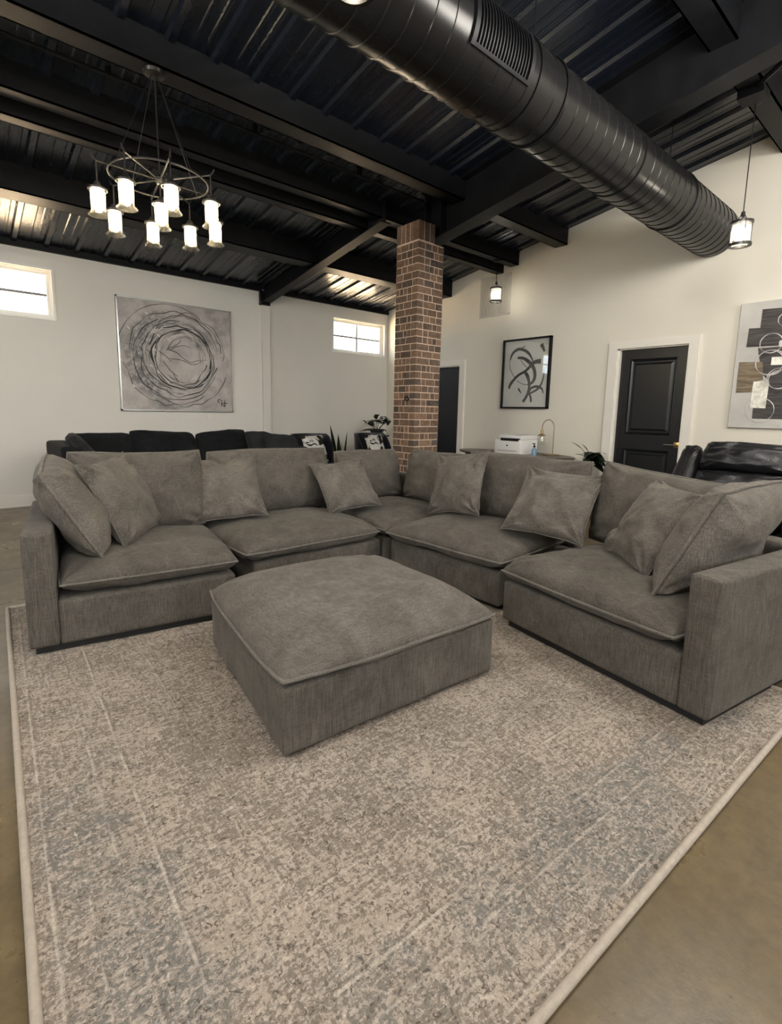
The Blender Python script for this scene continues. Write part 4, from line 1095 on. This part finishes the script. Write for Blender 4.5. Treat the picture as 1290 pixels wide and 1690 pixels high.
    link('brush_strokes', bm, M['ink'], pp, smooth=False)
    bm = bmesh.new(); box(bm, XB-.047, XB-.044, y0+e, y1-e, z0+e, z1-e); link('picture_glass', bm, M['glass'], root, smooth=False)
    # collage painting at the right edge
    y0, y1, z0, z1 = .42, 1.76, 1.14, 2.41
    root = thing('collage_painting', 'pale canvas with charcoal and bronze blocks, rings and silver leaf, at right edge', 'painting', (XB, (y0+y1)/2, z0))
    bm = bmesh.new(); box(bm, XB-.04, XB, y0, y1, z0, z1); bevel(bm, .003, 1); cv = link('canvas', bm, M['canvas'], root, smooth=False)
    def poly(plist, d, mat, name):
        for k, pl_ in enumerate(plist):
            bm = bmesh.new(); slab(bm, pl_, 'X', XB-.04-d-k*.0006, XB-.04)
            link(name, bm, mat, cv, smooth=False)
    poly([[(1.569, 2.331), (.95, 2.31), (.95, 2.134), (1.57, 2.145)], [(1.667, 2.154), (1.10, 2.13), (1.10, 1.952), (1.672, 1.967)], [(1.568, 1.949), (.90, 1.952), (.90, 1.234), (1.546, 1.238), (1.553, 1.497), (1.437, 1.607), (1.501, 1.684), (1.553, 1.873)]], .002, M['char'], 'charcoal_block')
    poly([[(1.719, 1.818), (1.514, 1.81), (1.491, 1.627), (1.573, 1.611), (1.579, 1.507), (1.718, 1.504)], [(.80, 2.0), (.60, 2.0), (.60, 1.6), (.80, 1.6)]], .004, M['bronze'], 'bronze_block')
    poly([[(1.57, 1.616), (1.436, 1.609), (1.442, 1.343), (1.578, 1.348)], [(1.44, 1.852), (1.20, 1.85), (1.20, 1.769), (1.441, 1.774)]], .006, M['silverleaf'], 'silver_leaf_patch')
    bm = bmesh.new()
    for k, (cy_, cz_, r) in enumerate([(1.46, 1.99, .095), (1.445, 1.80, .125), (1.455, 1.80, .118), (1.487, 1.325, .12), (1.36, 1.64, .10), (1.355, 1.63, .092), (1.36, 2.21, .065), (1.10, 1.9, .14), (1.05, 1.5, .12)]):
        pts = [(cy_+r*math.cos(a), cz_+r*math.sin(a)) for a in [i*2*PI/20 for i in range(21)]]
        ribbon(bm, pts, [.006+.004*math.sin(i) for i in range(21)], 'B', XB-.047-k*.0004)
    ribbon(bm, [(1.395, 1.98), (1.375, 1.98), (1.355, 1.98)], [.05, .065, .05], 'B', XB-.051)
    link('ring_strokes', bm, M['whitepaint'], cv, smooth=False)
art()

# wall return-air grille, switch plate
def small_wall():
    root = thing('return_air_grille', 'painted louvred air grille high on the right wall behind the small lantern', 'grille', (XB, 5.0, 2.68))
    y0, y1, z0, z1 = 4.71, 5.275, 2.69, 3.28
    bm = bmesh.new(); e = .022
    for a, b, c, d_ in ((y0, y1, z1-e, z1), (y0, y1, z0, z0+e), (y0, y0+e, z0, z1), (y1-e, y1, z0, z1)): box(bm, XB-.012, XB, a, b, c, d_)
    link('frame', bm, M['louvre'], root, smooth=False)
    bm = bmesh.new()
    for k in range(18):
        y = y0+e+(y1-y0-2*e)*(k+.5)/18
        box(bm, XB-.011, XB-.003, y-.0105, y+.0105, z0+e, z1-e)
    link('louvres', bm, M['louvre'], root, smooth=False)
    bm = bmesh.new(); box(bm, XB-.002, XB+.001, y0+e, y1-e, z0+e, z1-e); link('slot_shade_sheet', bm, M['slot'], root, smooth=False)  # dark sheet stands in for the shade between the louvres
    bm = bmesh.new(); box(bm, 2.845, 2.915, YA-.006, YA, 1.06, 1.15); bevel(bm, .002, 1)
    o = tag(link('outlet_plate', bm, M['trim'], loc=(2.88, YA, 1.06)), 'white wall plate just below the right side of the ring painting', 'wall plate')
small_wall()

# ------------------------------------------------------------------ chandelier
def chandelier():
    cx, cy, zr = 1.21, 3.90, 2.775
    root = thing('ring_chandelier', 'black metal ring chandelier with nine lit glass jar lamps', 'chandelier', (cx, cy, zr))
    ztop = zc(3.93)-.165
    bm = bmesh.new(); lathe(bm, (cx, cy+.02, ztop), [(0, 0), (.07, 0), (.065, -.02), (.02, -.03), (0, -.03)], 24); link('canopy', bm, M['lampmetal'], root)
    bm = bmesh.new(); tube(bm, [(cx+.315*math.cos(a), cy+.315*math.sin(a), zr) for a in [i*2*PI/48 for i in range(48)]], .007, 8, closed=True); link('ring', bm, M['lampmetal'], root)
    bm = bmesh.new(); lathe(bm, (cx, cy, zr), [(0, -.03), (.018, -.028), (.03, -.012), (.03, .012), (.015, .03), (0, .03)], 18); link('hub', bm, M['lampmetal'], root)
    angs = [-178, -137, -98, -54, 3, 42, 82, 124]
    for k, a in enumerate(angs):
        a = R(a); e = (cx+.39*math.cos(a), cy+.39*math.sin(a), zr)
        bm = bmesh.new(); tube(bm, [(cx, cy, zr), (cx+.36*math.cos(a), cy+.36*math.sin(a), zr), e], .006, 8); tube(bm, [e, (e[0]+.02*math.cos(a), e[1]+.02*math.sin(a), zr+.018), (e[0]+.028*math.cos(a), e[1]+.028*math.sin(a), zr+.035)], [.008, .006, .004], 8); link('spoke', bm, M['lampmetal'], root)
    for k in range(4):
        a = R(20+90*k); bm = bmesh.new()
        p0, p1 = Vector((cx+.02*math.cos(a), cy+.02+.02*math.sin(a), ztop-.02)), Vector((cx+.315*math.cos(a), cy+.315*math.sin(a), zr))
        tube(bm, [p0, p1], .0035, 6); link('hanging_wire', bm, M['lampmetal'], root)
    bm = bmesh.new(); tube(bm, [(cx, cy+.01, ztop-.02), (cx, cy, zr)], .0065, 8); link('centre_rod', bm, M['lampmetal'], root)
    def jar(x, y, z):
        bm = bmesh.new()
        tube(bm, [(x, y, zr-.005), (x, y, z+.10)], .005, 6)
        lathe(bm, (x, y, z), [(0, .125), (.014, .12), (.032, .085), (.034, .072), (0, .072)], 18)
        lathe(bm, (x, y, z), [(.052, .066), (.058, .066), (.058, .078), (.052, .078)], 20, closed_prof=True)
        for s in range(3):
            a = s*2*PI/3; tube(bm, [(x+.03*math.cos(a), y+.03*math.sin(a), z+.076), (x+.055*math.cos(a), y+.055*math.sin(a), z+.072)], .004, 6)
        h = link('lamp_holder', bm, M['lampmetal'], root)
        bm = bmesh.new(); lathe(bm, (x, y, z), [(.044, .074), (.043, -.055), (.046, -.068), (.060, -.082), (.062, -.086), (.057, -.086), (.043, -.071), (.040, -.055), (.041, .074)], 28, closed_prof=True)
        g = link('glass_shade', bm, M['seeded'], root)
        bm = bmesh.new(); sphere(bm, (x, y, z+.002), .029, 1, 1, 1.9, 14, 10); link('bulb', bm, M['bulb'], g)
    for a in angs:
        a = R(a); jar(cx+.39*math.cos(a), cy+.39*math.sin(a), 2.53)
    jar(cx, cy, 2.545)
chandelier()

# ------------------------------------------------------------------ lantern pendants
def lantern(x, y, z, ztop, lab, s=1., power=6):
    """z is the middle of the glass"""
    root = thing('lantern_pendant', lab, 'pendant lamp', (x, y, z), 'lantern pendants')
    bm = bmesh.new(); tube(bm, [(x, y, z+.17*s), (x, y, ztop)], .004, 6); link('cord', bm, M['blackmetal'], root)
    bm = bmesh.new(); lathe(bm, (x, y, ztop), [(0, 0), (.055, 0), (.05, -.022), (.012, -.03), (0, -.03)], 20); link('canopy', bm, M['blackmetal'], root)
    bm = bmesh.new(); r = .078*s
    lathe(bm, (x, y, z), [(r-.010, .080*s), (r+.006, .080*s), (r+.006, .098*s), (r-.010, .098*s)], 32, closed_prof=True)
    lathe(bm, (x, y, z), [(r-.010, -.098*s), (r+.008, -.098*s), (r+.008, -.078*s), (r-.010, -.078*s)], 32, closed_prof=True)
    for k in range(4):
        a = R(35+90*k); tube(bm, [(x+r*math.cos(a), y+r*math.sin(a), z-.085*s), (x+r*math.cos(a), y+r*math.sin(a), z+.085*s)], .0035, 6)
        tube(bm, [(x+r*math.cos(a), y+r*math.sin(a), z+.09*s), (x+.03*math.cos(a), y+.03*math.sin(a), z+.12*s), (x+.012*math.cos(a), y+.012*math.sin(a), z+.155*s)], .0035, 6)
    lathe(bm, (x, y, z), [(0, .175*s), (.014, .175*s), (.018, .14*s), (0, .135*s)], 14)
    lathe(bm, (x, y, z), [(0, .10*s), (.02, .10*s), (.024, .05*s), (0, .05*s)], 14)
    tube(bm, [(x, y, z+.14*s), (x, y, z+.09*s)], .006, 8)
    fr = link('lantern_frame', bm, M['lampmetal'], root)
    bm = bmesh.new(); lathe(bm, (x, y, z), [(r-.008, .078*s), (r-.008, -.085*s), (r-.030, -.100*s), (r-.032, -.098*s), (r-.011, -.083*s), (r-.011, .078*s)], 32, closed_prof=True); g = link('glass_shade', bm, M['seeded'], root)
    bm = bmesh.new(); sphere(bm, (x, y, z+.005), .038*s, 1, 1, 1.25, 14, 10); link('bulb', bm, M['frost'], g)
lantern(5.90, 4.66, 2.885, zc(4.67)-.155, 'small lit lantern pendant hanging in front of the wall air grille')
lantern(5.15, 1.51, 2.775, zc(1.49)-.20, 'lit lantern pendant hanging at the right end of the black duct')
lantern(1.20, 1.65, 2.812, zc(1.65), 'lit lantern pendant at the top edge of the picture, only its rim showing')

for o in D.objects:
    if o.type == 'MESH' and o.parent is None and 'kind' not in o and 'label' not in o: print('UNLABELLED', o.name)
